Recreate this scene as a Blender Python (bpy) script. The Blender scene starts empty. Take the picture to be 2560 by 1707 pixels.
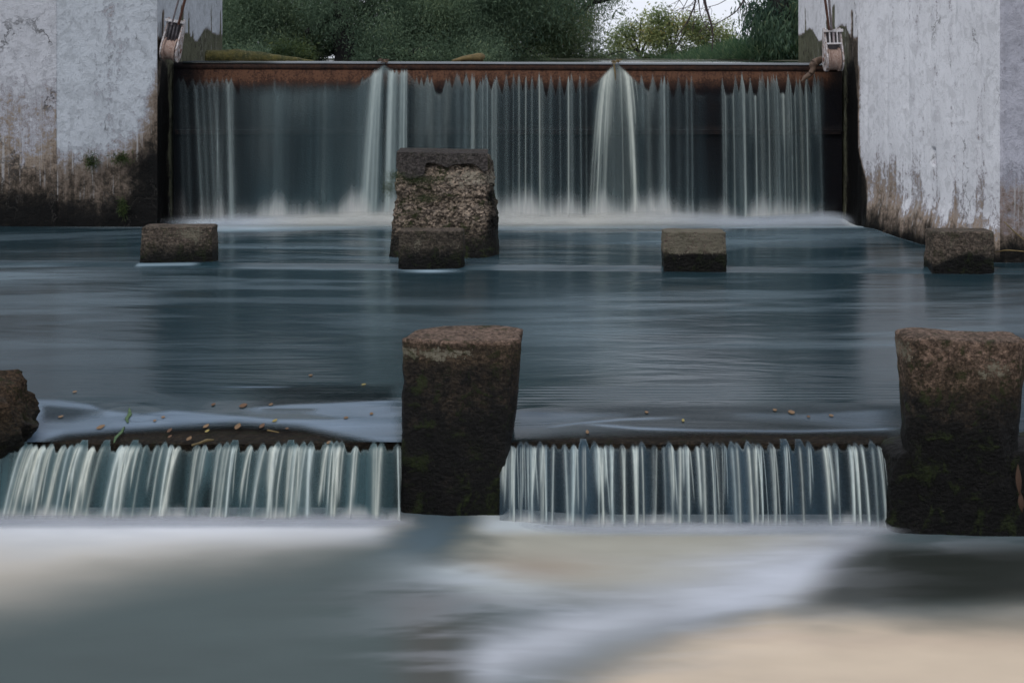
import bpy, math, random
import numpy as np
from mathutils import Vector, Matrix
random.seed(7)
RNG = np.random.default_rng(11)
S = bpy.context.scene
COL = S.collection
F = 1422.0; HY = 58.0; CX = 512.0; EYE = 2.1      # focal length in px, horizon row, centre column, eye height

def PX(px, Y): return (px - CX) * Y / F
def PZ(py, Y): return EYE - (py - HY) * Y / F
def PY(py, z): return F * (EYE - z) / (py - HY)

# ------------------------------------------------------------------ numpy noise
def _hash(i, j, k, s):
    n = (i * 374761393 + j * 668265263 + k * 2147483647 + s * 974634777) & 0xffffffff
    n = ((n ^ (n >> 13)) * 1274126177) & 0xffffffff
    n = (n ^ (n >> 16)) & 0xffffffff
    n = (n * 2246822519) & 0xffffffff
    return ((n ^ (n >> 15)) & 0xffffff) / float(0xffffff)
def vnoise(x, y, z, s=0):
    x, y, z = np.broadcast_arrays(np.asarray(x, float), np.asarray(y, float), np.asarray(z, float))
    i = np.floor(x).astype(np.int64); j = np.floor(y).astype(np.int64); k = np.floor(z).astype(np.int64)
    u = x - i; v = y - j; w = z - k
    u = u*u*(3-2*u); v = v*v*(3-2*v); w = w*w*(3-2*w)
    r = 0
    for a in (0, 1):
        for b in (0, 1):
            for c in (0, 1):
                r = r + _hash(i+a, j+b, k+c, s) * (u if a else 1-u) * (v if b else 1-v) * (w if c else 1-w)
    return r
def fbm(x, y, z, o=4, s=0, g=.5):
    r = 0; a = 1; t = 0; f = 1
    for n in range(o):
        r = r + a * vnoise(np.asarray(x)*f, np.asarray(y)*f, np.asarray(z)*f, s+n*17); t += a; a *= g; f *= 2.03
    return r / t
def sst(a, b, x):
    t = np.clip((np.asarray(x, float) - a) / (b - a), 0, 1); return t*t*(3-2*t)
def gau(x, w): return np.exp(-(x/w)**2)

# ------------------------------------------------------------------ object helpers
def tag(o, label=None, cat=None, group=None, kind=None):
    if label: o['label'] = label
    if cat: o['category'] = cat
    if group: o['group'] = group
    if kind: o['kind'] = kind
    return o
def empty(name, loc, label, cat, group=None):
    o = bpy.data.objects.new(name, None); COL.objects.link(o); o.location = loc
    o.empty_display_size = .1
    return tag(o, label, cat, group)
def mobj(name, V, Fc, mat, parent=None, origin=None, attrs=None, smooth=True):
    """verts in world space; origin = parent's or given base"""
    V = np.asarray(V, float)
    base = np.array(parent.location if parent is not None else (origin if origin is not None else (0, 0, 0)), float)
    if parent is not None and parent.parent is not None: base = base + np.array(parent.parent.location)
    V = V - base
    me = bpy.data.meshes.new(name)
    if isinstance(Fc, np.ndarray):
        n, k = Fc.shape
        me.vertices.add(len(V)); me.vertices.foreach_set('co', V.ravel().astype(np.float32))
        me.loops.add(n*k); me.loops.foreach_set('vertex_index', Fc.ravel().astype(np.int32))
        me.polygons.add(n); me.polygons.foreach_set('loop_start', np.arange(0, n*k, k, dtype=np.int32))
        me.update(calc_edges=True)
    else:
        me.from_pydata([tuple(v) for v in V], [], [tuple(f) for f in Fc]); me.update()
    me.polygons.foreach_set('use_smooth', np.full(len(me.polygons), smooth, bool))
    for k_, a in (attrs or {}).items():
        a = np.asarray(a, float)
        if a.ndim == 1:
            at = me.attributes.new(k_, 'FLOAT', 'POINT'); at.data.foreach_set('value', a.astype(np.float32))
        else:
            at = me.attributes.new(k_, 'FLOAT_COLOR', 'POINT')
            c = np.ones((len(a), 4), np.float32); c[:, :3] = a; at.data.foreach_set('color', c.ravel())
    me.validate()
    if mat: me.materials.append(mat)
    o = bpy.data.objects.new(name, me); COL.objects.link(o)
    if parent is not None: o.parent = parent
    else: o.location = base
    return o
def gridF(nx, ny, off=0, flip=False):
    """verts indexed [j*nx+i]"""
    i, j = np.meshgrid(np.arange(nx-1), np.arange(ny-1)); a = (j*nx+i).ravel() + off
    q = np.stack([a, a+1, a+nx+1, a+nx], 1)
    return q[:, ::-1].copy() if flip else q
class Acc:
    """collects geometry for ONE mesh"""
    def __init__(s): s.V = []; s.F = []; s.n = 0; s.A = []
    def add(s, V, Fc, a=None):
        V = np.asarray(V, float); s.V.append(V); s.F += [tuple(int(q)+s.n for q in f) for f in Fc]; s.n += len(V)
        s.A.append(np.zeros(len(V)) if a is None else np.asarray(a, float)); return s
    def box(s, x0, x1, y0, y1, z0, z1, M=None, a=None):
        V = np.array([(x, y, z) for z in (z0, z1) for y in (y0, y1) for x in (x0, x1)], float)
        if M is not None: V = np.array([tuple(M @ Vector(v)) for v in V])
        return s.add(V, [(0,2,3,1),(4,5,7,6),(0,1,5,4),(2,6,7,3),(0,4,6,2),(1,3,7,5)], a)
    def tube(s, P, R, n=6, M=None):
        V, Fc = tube(P, R, n)
        if M is not None: V = np.array([tuple(M @ Vector(v)) for v in V])
        return s.add(V, Fc)
    def prism(s, poly, x0, x1, M=None):
        """poly in (y,z), extruded along x"""
        n = len(poly); V = [(x0, y, z) for y, z in poly] + [(x1, y, z) for y, z in poly]
        if M is not None: V = [tuple(M @ Vector(v)) for v in V]
        return s.add(V, [tuple(range(n))[::-1], tuple(range(n, 2*n))] + [(i, (i+1) % n, n+(i+1) % n, n+i) for i in range(n)])
    def obj(s, name, mat, parent=None, origin=None, smooth=False, an=None):
        return mobj(name, np.concatenate(s.V), s.F, mat, parent, origin, {an: np.concatenate(s.A)} if an else None, smooth)
def tube(P, R, n=6):
    P = np.asarray(P, float); m = len(P)
    if np.isscalar(R): R = [R]*m
    V = []; ref = np.array([.31, .17, .93])
    for i in range(m):
        d = P[min(i+1, m-1)] - P[max(i-1, 0)]; d = d/(np.linalg.norm(d)+1e-9)
        r = ref if abs(d @ ref) < .9 else np.array([1., 0, 0])
        a = np.cross(d, r); a /= np.linalg.norm(a); b = np.cross(d, a)
        for k in range(n):
            t = 2*math.pi*k/n; V.append(P[i] + R[i]*(math.cos(t)*a + math.sin(t)*b))
    Fc = [(i*n+k, i*n+(k+1) % n, (i+1)*n+(k+1) % n, (i+1)*n+k) for i in range(m-1) for k in range(n)]
    Fc += [tuple(range(n))[::-1], tuple(range((m-1)*n, m*n))]
    return np.array(V), Fc

# ------------------------------------------------------------------ node helpers
class NM:
    def __init__(s, name):
        s.m = bpy.data.materials.new(name); s.m.use_nodes = True; s.t = s.m.node_tree; s.t.nodes.clear()
        s.out = s.n('ShaderNodeOutputMaterial'); s.tc = s.n('ShaderNodeTexCoord')
    def n(s, typ, **kw):
        o = s.t.nodes.new(typ)
        for k, v in kw.items(): setattr(o, k, v)
        return o
    def put(s, sock, v):
        if isinstance(v, bpy.types.NodeSocket): s.t.links.new(v, sock)
        elif v is not None:
            if hasattr(sock, 'default_value') and not isinstance(v, (int, float)) and sock.type == 'RGBA' and len(v) == 3: v = (*v, 1)
            sock.default_value = v
    def vec(s, sc=(1, 1, 1), rot=(0, 0, 0), src=None):
        o = s.n('ShaderNodeMapping'); s.put(o.inputs[0], src or s.tc.outputs['Object'])
        o.inputs['Scale'].default_value = sc; o.inputs['Rotation'].default_value = rot; return o.outputs[0]
    def noise(s, scale, detail=4, rough=.55, vec=None, dist=0, color=False):
        o = s.n('ShaderNodeTexNoise'); s.put(o.inputs['Vector'], vec or s.tc.outputs['Object'])
        o.inputs['Scale'].default_value = scale; o.inputs['Detail'].default_value = detail
        o.inputs['Roughness'].default_value = rough; o.inputs['Distortion'].default_value = dist
        return o.outputs['Color' if color else 'Fac']
    def voro(s, scale, feature='F1', vec=None, rnd=1, out='Distance'):
        o = s.n('ShaderNodeTexVoronoi', feature=feature); s.put(o.inputs['Vector'], vec or s.tc.outputs['Object'])
        o.inputs['Scale'].default_value = scale; o.inputs['Randomness'].default_value = rnd; return o.outputs[out]
    def ramp(s, fac, stops, interp='LINEAR'):
        o = s.n('ShaderNodeValToRGB'); s.put(o.inputs[0], fac); r = o.color_ramp; r.interpolation = interp
        while len(r.elements) < len(stops): r.elements.new(.5)
        for e, (p, c) in zip(r.elements, stops):
            e.position = p; e.color = (c, c, c, 1) if isinstance(c, (int, float)) else (*c, 1)
        return o.outputs[0]
    def mth(s, op, a, b=None, c=None, clamp=False):
        o = s.n('ShaderNodeMath', operation=op, use_clamp=clamp); s.put(o.inputs[0], a); s.put(o.inputs[1], b)
        if c is not None: s.put(o.inputs[2], c)
        return o.outputs[0]
    def add(s, *a):
        r = a[0]
        for b in a[1:]: r = s.mth('ADD', r, b)
        return r
    def mul(s, a, b): return s.mth('MULTIPLY', a, b)
    def cen(s, a, k): return s.mth('MULTIPLY_ADD', a, k, -.5*k)      # (a-.5)*k
    def mix(s, f, a, b, mode='MIX'):
        o = s.n('ShaderNodeMix', data_type='RGBA', blend_type=mode); s.put(o.inputs['Factor'], f)
        s.put(o.inputs[6], a); s.put(o.inputs[7], b); return o.outputs[2]
    def attr(s, name, out='Fac'):
        o = s.n('ShaderNodeAttribute', attribute_name=name); return o.outputs[out]
    def xyz(s, src=None):
        o = s.n('ShaderNodeSeparateXYZ'); s.put(o.inputs[0], src or s.tc.outputs['Object']); return o.outputs
    def bump(s, h, strength=.5, dist=.02, normal=None):
        o = s.n('ShaderNodeBump'); s.put(o.inputs['Height'], h); o.inputs['Strength'].default_value = strength
        o.inputs['Distance'].default_value = dist; s.put(o.inputs['Normal'], normal); return o.outputs[0]
    def bsdf(s, **kw):
        o = s.n('ShaderNodeBsdfPrincipled')
        for k, v in kw.items(): s.put(o.inputs[k.replace('_', ' ')], v)
        return o.outputs[0]
    def finish(s, sh): s.t.links.new(sh, s.out.inputs[0]); return s.m

def mat_wall(name, white, lean=0.0, warm=(.30, .25, .20), vs=1.0, bs=.75):
    """painted render that flakes off, soaked and dirty towards the water: attribute d = decay"""
    N = NM(name); d = N.attr('d')
    big = N.noise(1.3, 5, .6); fine = N.noise(14, 6, .72, dist=.6); vert = N.noise(1, 5, .65, vec=N.vec((14*vs, 14*vs, .9)), dist=.4)
    speck = N.noise(60, 3, .7)
    flake = N.noise(5.5, 7, .68, dist=1.2)
    f = N.add(d, N.cen(fine, .50), N.cen(vert, .42), N.cen(flake, .62), N.cen(speck, .30))
    w2 = tuple(c*.86 for c in white)
    base = N.mix(N.ramp(big, [(.35, 0), (.65, 1)]), white, w2)
    base = N.mix(N.ramp(N.noise(7, 6, .7, dist=.8), [(.50, 0), (.58, .5)]), base, tuple(c*.62 for c in white))
    base = N.mix(N.ramp(N.add(speck, N.cen(fine, .7)), [(.60, 0), (.68, .55)]), base, tuple(c*.45 for c in white))
    stain = N.ramp(f, [(0, white), (.27, white), (.31, (white[0]*.72, white[1]*.70, white[2]*.72)), (.39, (.25, .235, .24)), (.46, warm), (.56, (.15, .115, .09)), (.68, (.062, .048, .036)), (.82, (.014, .012, .010)), (1, (.004, .004, .004))])
    m = N.ramp(f, [(.26, 0), (.30, 1)])
    c = N.mix(m, base, stain)
    al_ = N.mul(N.attr('alg'), N.ramp(f, [(.40, 0), (.50, 1), (.72, 1), (.85, 0)]))
    c = N.mix(al_, c, N.mix(fine, (.045, .050, .030), (.135, .135, .085)))
    # old lime runs over the stained zone
    runs = N.ramp(N.noise(1, 4, .6, vec=N.vec((26, 26, .6))), [(.58, 0), (.66, .6)])
    runs = N.mul(runs, N.ramp(f, [(.32, 0), (.44, 1), (.62, 1), (.74, 0)]))
    c = N.mix(runs, c, (.42, .42, .43))
    # cracks
    wv = N.n('ShaderNodeVectorMath', operation='ADD'); N.put(wv.inputs[0], N.vec((1, 1, .55)))
    nz = N.noise(3.2, 6, .7, color=True); sc = N.n('ShaderNodeVectorMath', operation='SCALE'); N.put(sc.inputs[0], nz); sc.inputs['Scale'].default_value = .55
    N.put(wv.inputs[1], sc.outputs[0])
    cr = N.voro(1.5, 'DISTANCE_TO_EDGE', vec=wv.outputs[0])
    crm = N.mul(N.ramp(cr, [(0, 1), (.008, .7), (.018, 0)]), N.ramp(N.noise(1.4, 3, .5), [(.54, 0), (.62, 1)]))
    c = N.mix(N.mul(crm, .75), c, (.07, .065, .06))
    h = N.add(N.mul(fine, .5), N.mul(flake, .6), N.mul(m, -.28), N.mul(crm, -.6), N.mul(speck, .15), N.mul(vert, .25))
    rough = N.ramp(f, [(.6, .82), (.95, .62)])
    return N.finish(N.bsdf(Base_Color=c, Roughness=rough, Specular_IOR_Level=N.ramp(f, [(.5, .4), (.9, .12)]), Normal=N.bump(h, bs, .04)))

def mat_stone(name, top, body, low, lich=(.33, .31, .23), moss=(.035, .05, .012), mossamt=.5, scale=1.0, glints=True, chips=.35):
    """old concrete: attr 'w' 0 dry .. 1 wet black at the foot, also painted shade, attr 'l' lichen patches"""
    N = NM(name); w = N.attr('w'); l = N.attr('l')
    n1 = N.noise(9*scale, 8, .7, dist=.5); n2 = N.noise(38*scale, 5, .75); n3 = N.noise(3.2*scale, 5, .6)
    n4 = N.noise(120*scale, 2, .6)
    lm0 = N.mul(l, 1.5)
    f = N.add(w, N.cen(n1, .95), N.cen(n3, .6), N.cen(n2, .5))
    c = N.ramp(f, [(.05, top), (.32, body), (.55, tuple(.55*a+.45*b for a, b in zip(body, low))), (.78, low), (1, tuple(.45*x for x in low))])
    c = N.mix(N.ramp(n2, [(.44, .0), (.60, .85)]), c, N.mix(1.0, c, (.30, .29, .28), 'MULTIPLY'))
    c = N.mix(N.ramp(n4, [(.55, 0), (.66, .6)]), c, N.mix(1.0, c, (2.3, 2.2, 2.0), 'MULTIPLY'))
    cc = N.voro(30*scale, 'F1', vec=N.vec((1, 1, 1.9)), out='Color'); cb = N.xyz(cc)[0]
    c = N.mix(N.mul(N.ramp(cb, [(.60, 0), (.70, 1)]), N.mul(chips, N.ramp(f, [(.45, 1), (.75, .12)]))), c, N.mix(1.0, c, (2.0, 1.95, 1.85), 'MULTIPLY'))
    c = N.mix(N.mul(N.ramp(cb, [(.30, 1), (.38, 0)]), chips), c, N.mix(1.0, c, (.35, .34, .32), 'MULTIPLY'))
    lm = N.ramp(N.add(lm0, N.cen(n1, 1.6), N.cen(n2, 1.8), .02), [(.42, 0), (.50, .9)])
    c = N.mix(lm, c, N.mix(n2, tuple(.6*x for x in lich), lich))
    mm = N.mul(N.ramp(N.add(N.noise(5.5*scale, 5, .65, dist=1), N.cen(n2, .35)), [(.55, 0), (.64, 1)]), mossamt)
    c = N.mix(mm, c, N.mix(n2, tuple(.5*x for x in moss), tuple(1.6*x for x in moss)))
    vc = N.voro(22*scale, 'F1', vec=N.vec((1, 1, 1.7)))
    h = N.add(n1, N.mul(n2, .8), N.mul(n4, .35), N.mul(mm, .35), N.mul(vc, .3))
    rough = N.ramp(f, [(.35, .9), (.85, .5 if glints else .7)])
    return N.finish(N.bsdf(Base_Color=c, Roughness=rough, Specular_IOR_Level=.22, Normal=N.bump(h, 1.0, .07/scale)))

def mat_simple(name, c1, c2, scale=20, rough=.7, metal=0, bump=.4, c3=None, dist=.01):
    N = NM(name); n1 = N.noise(scale, 6, .7, dist=.4); n2 = N.noise(scale*4, 4, .7)
    c = N.mix(N.ramp(n1, [(.38, 0), (.62, 1)]), c1, c2)
    if c3: c = N.mix(N.ramp(n2, [(.55, 0), (.63, .9)]), c, c3)
    return N.finish(N.bsdf(Base_Color=c, Roughness=rough, Metallic=metal, Normal=N.bump(N.add(n1, N.mul(n2, .5)), bump, dist)))

def mat_leaf(name, dark, light, third=None, transl=.35):
    N = NM(name); t = N.attr('tint')
    st = [(0, dark), (.75, light), (1, third or light)]
    c = N.ramp(t, st)
    p = N.bsdf(Base_Color=c, Roughness=.62, Specular_IOR_Level=.3)
    tr = N.n('ShaderNodeBsdfTranslucent'); N.put(tr.inputs[0], c)
    mx = N.n('ShaderNodeMixShader'); mx.inputs[0].default_value = transl; N.put(mx.inputs[1], p); N.put(mx.inputs[2], tr.outputs[0])
    return N.finish(mx.outputs[0])

def mat_soft(name, rough=.45, streak=(40, 40, 1.2), spec=.5, bump=.15):
    """aerated falling water: colour 'col', cover 'a'"""
    N = NM(name); c = N.attr('col', 'Color'); a = N.attr('a')
    st = N.noise(1, 3, .6, vec=N.vec(streak))
    c2 = N.mix(N.ramp(st, [(.3, .45), (.7, 0)]), c, N.mix(1.0, c, (.55, .6, .66), 'MULTIPLY'))
    p = N.bsdf(Base_Color=c2, Roughness=rough, Specular_IOR_Level=spec, IOR=1.33, Normal=N.bump(st, bump, .01))
    tl = N.n('ShaderNodeBsdfTranslucent'); N.put(tl.inputs[0], c2)
    m1 = N.n('ShaderNodeMixShader'); m1.inputs[0].default_value = .25; N.put(m1.inputs[1], p); N.put(m1.inputs[2], tl.outputs[0])
    tp = N.n('ShaderNodeBsdfTransparent')
    mx = N.n('ShaderNodeMixShader'); N.put(mx.inputs[0], a); N.put(mx.inputs[1], tp.outputs[0]); N.put(mx.inputs[2], m1.outputs[0])
    return N.finish(mx.outputs[0])

def mat_water(name, deep, rough=.2, bscale=(.5, 2.6, 1), bstr=.25, bdist=.02, rot=0):
    """river surface: foam colour 'col' mixed in by 'foam', cover 'a'"""
    N = NM(name); fo = N.attr('foam'); a = N.attr('a'); fc = N.attr('col', 'Color')
    n1 = N.noise(1, 4, .55, vec=N.vec(bscale, (0, 0, rot)), dist=1.1); n2 = N.noise(1, 3, .6, vec=N.vec(tuple(4*x for x in bscale), (0, 0, .12)), dist=.5)
    h = N.add(n1, N.mul(n2, .22))
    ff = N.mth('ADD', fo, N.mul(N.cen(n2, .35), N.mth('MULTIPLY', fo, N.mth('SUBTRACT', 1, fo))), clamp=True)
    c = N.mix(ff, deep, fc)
    rg = N.add(rough, N.mul(ff, .35))
    p = N.bsdf(Base_Color=c, Roughness=rg, IOR=1.33, Specular_IOR_Level=.5, Normal=N.bump(h, bstr, bdist))
    tp = N.n('ShaderNodeBsdfTransparent')
    mx = N.n('ShaderNodeMixShader'); N.put(mx.inputs[0], a); N.put(mx.inputs[1], tp.outputs[0]); N.put(mx.inputs[2], p)
    return N.finish(mx.outputs[0])

M_LW = mat_wall('painted_render_left', (.50, .535, .58), warm=(.20, .165, .135))  # render whites differ by wall face, light on each put into the paint
M_LW2 = mat_wall('painted_render_wing', (.56, .57, .61), warm=(.27, .215, .165))
M_RW = mat_wall('painted_render_right', (.74, .745, .78), warm=(.30, .23, .175), vs=1.3, bs=.45)
M_RW2 = mat_wall('painted_render_right_wing', (.44, .44, .50), warm=(.24, .19, .18))  # right render's white darkened for the face turned from the light
M_MID = mat_stone('broken_concrete', (.27, .22, .18), (.18, .145, .115), (.022, .020, .016), lich=(.52, .46, .36), mossamt=.7, chips=.9)
M_CAP = mat_stone('cap_render', (.085, .075, .072), (.07, .062, .058), (.03, .026, .024), lich=(.2, .18, .15), mossamt=.1)
M_STEP = mat_stone('step_concrete', (.17, .135, .11), (.105, .088, .07), (.014, .013, .011), lich=(.30, .27, .2), mossamt=.35)
M_PIER = mat_stone('pier_concrete', (.25, .175, .135), (.085, .062, .042), (.012, .011, .010), lich=(.34, .31, .23), mossamt=.6, scale=1.3, chips=.28)
M_ROCK = mat_stone('mossy_rock', (.085, .055, .035), (.05, .036, .022), (.012, .011, .008), mossamt=.8, moss=(.028, .032, .008), scale=1.7)
M_WEIR = mat_stone('weir_sill', (.032, .022, .013), (.024, .018, .011), (.012, .011, .009), moss=(.02, .022, .006), mossamt=.6, scale=1.3)

# rusty gate
def mat_gate():
    N = NM('rusty_steel'); g = N.attr('g')      # 1 near the top rim, 0 low
    n1 = N.noise(9, 7, .75, dist=.5); n2 = N.noise(40, 4, .7); nv = N.noise(1, 4, .6, vec=N.vec((12, 12, .8)))
    f = N.add(g, N.cen(n1, .9), N.cen(n2, .9), N.cen(nv, .4))
    c = N.ramp(f, [(0, (.004, .004, .006)), (.35, (.011, .008, .008)), (.6, (.032, .018, .014)), (.85, (.060, .030, .020)), (1, (.135, .066, .040))])
    return N.finish(N.bsdf(Base_Color=c, Specular_IOR_Level=.12, Roughness=N.ramp(n1, [(.3, .5), (.7, .8)]), Normal=N.bump(N.add(n1, n2), .5, .01)))
M_GATE = mat_gate()
M_RUSTW = mat_simple('flaking_white_paint', (.20, .13, .10), (.55, .53, .54), 26, .7, c3=(.10, .05, .03))
M_PWHITE = mat_simple('pale_painted_steel', (.60, .60, .64), (.50, .47, .46), 30, .6, c3=(.22, .12, .08))
M_SHEAVE = mat_simple('rusty_sheave', (.20, .12, .09), (.32, .23, .19), 28, .8, c3=(.42, .36, .34))
M_RUSTROD = mat_simple('rusty_rod', (.13, .05, .03), (.20, .10, .075), 30, .7)
M_GREYROD = mat_simple('grey_rod', (.38, .34, .36), (.26, .20, .19), 30, .6)
M_DARK = mat_simple('dark_bars', (.03, .026, .03), (.09, .08, .09), 30, .6)
M_LOG = mat_simple('mossy_log_bark', (.035, .04, .012), (.10, .085, .02), 9, .9, bump=.9, c3=(.14, .12, .05), dist=.03)
M_DRIFT = mat_simple('wet_driftwood', (.06, .035, .022), (.14, .09, .06), 18, .7, bump=.8)
M_DRIFT2 = mat_simple('pale_driftwood', (.09, .065, .025), (.17, .12, .045), 12, .8, bump=.6)
M_BARK = mat_simple('dark_bark', (.010, .011, .012), (.024, .022, .02), 14, .9, bump=.8, dist=.03)
M_TWIG = mat_simple('bare_twig_bark', (.045, .032, .035), (.075, .055, .055), 14, .9)
M_MOSS = mat_leaf('moss_green', (.016, .028, .008), (.042, .066, .014), transl=.1)
M_GRASS = mat_leaf('bank_grass', (.04, .09, .05), (.11, .19, .09), (.24, .29, .16), .5)
M_EARTH = mat_simple('bank_earth', (.035, .032, .02), (.05, .055, .025), 1.2, .95, bump=.8, dist=.1)
M_BED = mat_simple('river_bed', (.02, .018, .013), (.035, .03, .02), 2, .9)
ML = [mat_leaf('fallen_leaf_tan', (.24, .145, .075), (.32, .20, .11)), mat_leaf('fallen_leaf_yellow', (.36, .28, .09), (.40, .32, .10)),
      mat_leaf('fallen_leaf_brown', (.13, .07, .04), (.18, .10, .055)), mat_leaf('water_weed_green', (.06, .12, .05), (.12, .20, .09))]

# ------------------------------------------------------------------ SETTING: water levels
Y_GATE = 18.6
LIP = 8.02
def pool_z(X, Y, waves=True):
    X = np.asarray(X, float); Y = np.asarray(Y, float)
    wob = .10*(fbm(X*.8+3, 0*X, 0*X, 3, 5)-.5)*2 + .05*np.sin(X*2.1+1)
    rb = sst(-.3, .5, X)                                   # right bay: shorter drop
    y1 = 8.78 + wob - .12*rb; y2 = 8.40 + wob*.6 - .06*rb
    z = -.034*(1 - sst(y2-.08, y1, Y)) - .026*(1 - sst(LIP, y2, Y))
    if waves:
        near = sst(8.1, 8.5, Y)*(1-sst(9.3, 10.0, Y)); ripw = sst(8.66, 8.80, Y)*(1-sst(9.10, 9.20, Y))
        ph = Y*2*np.pi/.074 + .9*np.sin(X*.9) + 1.5*fbm(X*.5, Y*.8, 0, 2, 8)
        amp = ripw*(rb*.0021 + (1-rb)*.0007*sst(.5, .7, vnoise(X*1.3, Y*3, 0, 6)))*(.25+1.2*vnoise(X*1.0, Y*2, 0, 3))
        z = z + amp*np.sin(ph)
        z = z + near*.006*(fbm(X*1.1, Y*5.5, 0, 3, 21)-.5)*(1-.4*rb)
        # eddies curling round the stones of the weir
        for ex, ey, er, ea in ((-2.35, 8.62, .22, .010), (-2.2, 8.40, .10, -.010), (-.75, 8.60, .20, .008), (.15, 8.55, .2, .006), (2.0, 8.5, .22, -.006)):
            q = np.hypot((X-ex)/1.6, Y-ey)/er; z = z + ea*np.exp(-q*q)*np.cos(q*4)
        # swell over the drowned step
        lineY = 14.45 - .055*(X+3)
        dd = Y-lineY
        z = z + .018*gau(dd-.12, .09) - .026*gau(dd+.08, .08) + .006*gau(dd+.5, .25)*(.3+vnoise(X*1.4, 1, 0, 9)*1.4)
        z = z + .012*(fbm(X*.45+2, (Y + .18*X)*1.7, 0, 4, 31)-.5)*sst(9.2, 10.5, Y)
        z = z + .030*(fbm(X*.6, Y*1.6, 0, 3, 33)-.5)*sst(15.5, 17.2, Y)
        z = z + .035*gau(Y-17.0+.2*np.sin(X*1.3), .45)*sst(-4.2, -1.5, X)
    return z
def low_z(X, Y):
    X = np.asarray(X, float); Y = np.asarray(Y, float)
    z = -.44 - .04*sst(-.2, .5, X) + .03*(fbm(X*.7, Y*1.1, 0, 3, 55)-.5)*sst(7.7, 7.0, Y)
    return z
def on_pool(px, py, up=.004):
    z = 0.
    for _ in range(8):
        Y = PY(py, z); X = PX(px, Y); z = float(pool_z(X, Y)) + up
    return X, Y, z

# pool surface (real geometry, denser towards the weir)
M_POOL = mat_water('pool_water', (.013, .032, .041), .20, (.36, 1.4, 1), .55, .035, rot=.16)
ys = np.concatenate([np.linspace(LIP-.01, 9.6, 190), np.linspace(9.615, 13.6, 130)[0:], np.linspace(13.62, 15.2, 70), np.linspace(15.25, 18.58, 90)])
xs = np.concatenate([np.linspace(-14, -5.8, 30), np.linspace(-5.7, 5.9, 420), np.linspace(6, 14, 30)])
Xg, Yg = np.meshgrid(xs, ys); Zg = pool_z(Xg, Yg)
nx, ny = len(xs), len(ys)
pxg = CX + F*Xg/Yg
foam = np.zeros_like(Xg)
wb = fbm(Xg*.9, Yg*1.3, 0, 4, 61)
inb = sst(-4.5, -3.6, Xg)*(1-sst(4.2, 4.7, Xg))
foam += (1-sst(.25, 1.55, 18.5-Yg + .9*(wb-.5) + .9*(1-inb)))*inb*1.05
foam += .16*inb*(1-sst(1.0, 4.6, 18.2-Yg))*sst(.40, .62, fbm(Xg*.35, Yg*2.2, 0, 4, 65))
lineY = 14.45 - .055*(Xg+3)
foam += .22*gau(Yg-lineY+.13+.25*(fbm(Xg*.9, 0, 0, 3, 72)-.5), .10)*sst(.42, .66, fbm(Xg*1.2, Yg*.3, 0, 3, 71))*(1-.6*sst(.5, 4, Xg))
foam += .30*gau(Yg-lineY+.13+.3*(fbm(Xg*1.1, 0, 0, 3, 73)-.5), .12)*sst(-4.4, -5.0, Xg) + .22*gau((Yg-13.6)/1.2, .5)*sst(-3, -5, Xg)*sst(.42, .65, fbm(Xg*.8, Yg*4, 0, 4, 75))
foam += .8*gau(Yg-14.02, .10)*gau(Xg+.80, .22)
foam += .6*gau(Yg-14.50, .035)*sst(-3.85, -3.80, Xg)*(1-sst(-3.3, -3.15, Xg)) + .5*gau(Yg-14.24, .03)*sst(-1.16, -1.1, Xg)*(1-sst(-.6, -.5, Xg))
foam += .7*gau(Xg-(4.30+(17.8-Yg)*.2125), .05)*sst(18, 17.6, Yg)*sst(15.6, 16.3, Yg)
fan = Yg + .055*(Xg+2.6)**2*sst(4.5, 0, Xg+2.6) - .05*(Xg-2.2)**2*sst(-1.5, 1.5, Xg-1.2)
foam += .17*sst(.46, .70, fbm(Xg*.45, fan*2.6, 0, 5, 77, .6))*sst(9.3, 10.6, Yg)*(.35+.9*vnoise(Xg*.5, Yg*.5, 0, 79))
foam += .10*gau((Xg-.55)/.55, 1)*sst(9.0, 10.0, Yg)*sst(13.8, 12.0, Yg)  # paler column down the pool, a bright reflection painted in as foam
# silky bands of sky reflection above the weir lip, painted into the foam
def curve(pts, X): return np.interp(X, [p[0] for p in pts], [p[1] for p in pts])
_pr = HY + F*(EYE-Zg)/Yg; _wx = pxg + 6*(fbm(Xg*2, Yg*2, 0, 3, 79)-.5)
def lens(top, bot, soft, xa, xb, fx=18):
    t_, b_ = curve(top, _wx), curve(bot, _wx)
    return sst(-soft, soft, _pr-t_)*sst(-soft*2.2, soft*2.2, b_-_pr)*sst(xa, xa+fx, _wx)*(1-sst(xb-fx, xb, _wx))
sky_band = lens([(20, 399), (60, 400), (90, 404), (104, 410), (143, 414), (175, 410), (220, 414), (280, 419), (330, 419), (402, 410)],
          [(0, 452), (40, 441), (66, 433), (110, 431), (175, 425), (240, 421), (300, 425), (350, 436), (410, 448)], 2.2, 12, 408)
sky_band = sky_band*(1 - .85*lens([(40, 404), (100, 409)], [(40, 421), (70, 421), (104, 414)], 3, 38, 110, 10))
sky_band = np.maximum(sky_band, .85*lens([(240, 408), (290, 404), (340, 402), (405, 399)], [(240, 412), (300, 411), (350, 420), (405, 425)], 1.6, 236, 412, 30)*(1-.9*lens([(262, 408), (310, 408)], [(262, 411), (310, 411)], 1.3, 258, 322, 12)))
sky_band = np.maximum(sky_band, .6*gau(_pr-386.5, .9)*sst(200, 250, _wx)*(1-sst(270, 300, _wx)))
sky_band = np.maximum(sky_band, .5*lens([(500, 410), (560, 412), (640, 414)], [(500, 432), (540, 428), (600, 417), (640, 415)], 2.5, 505, 640, 20))
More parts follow.
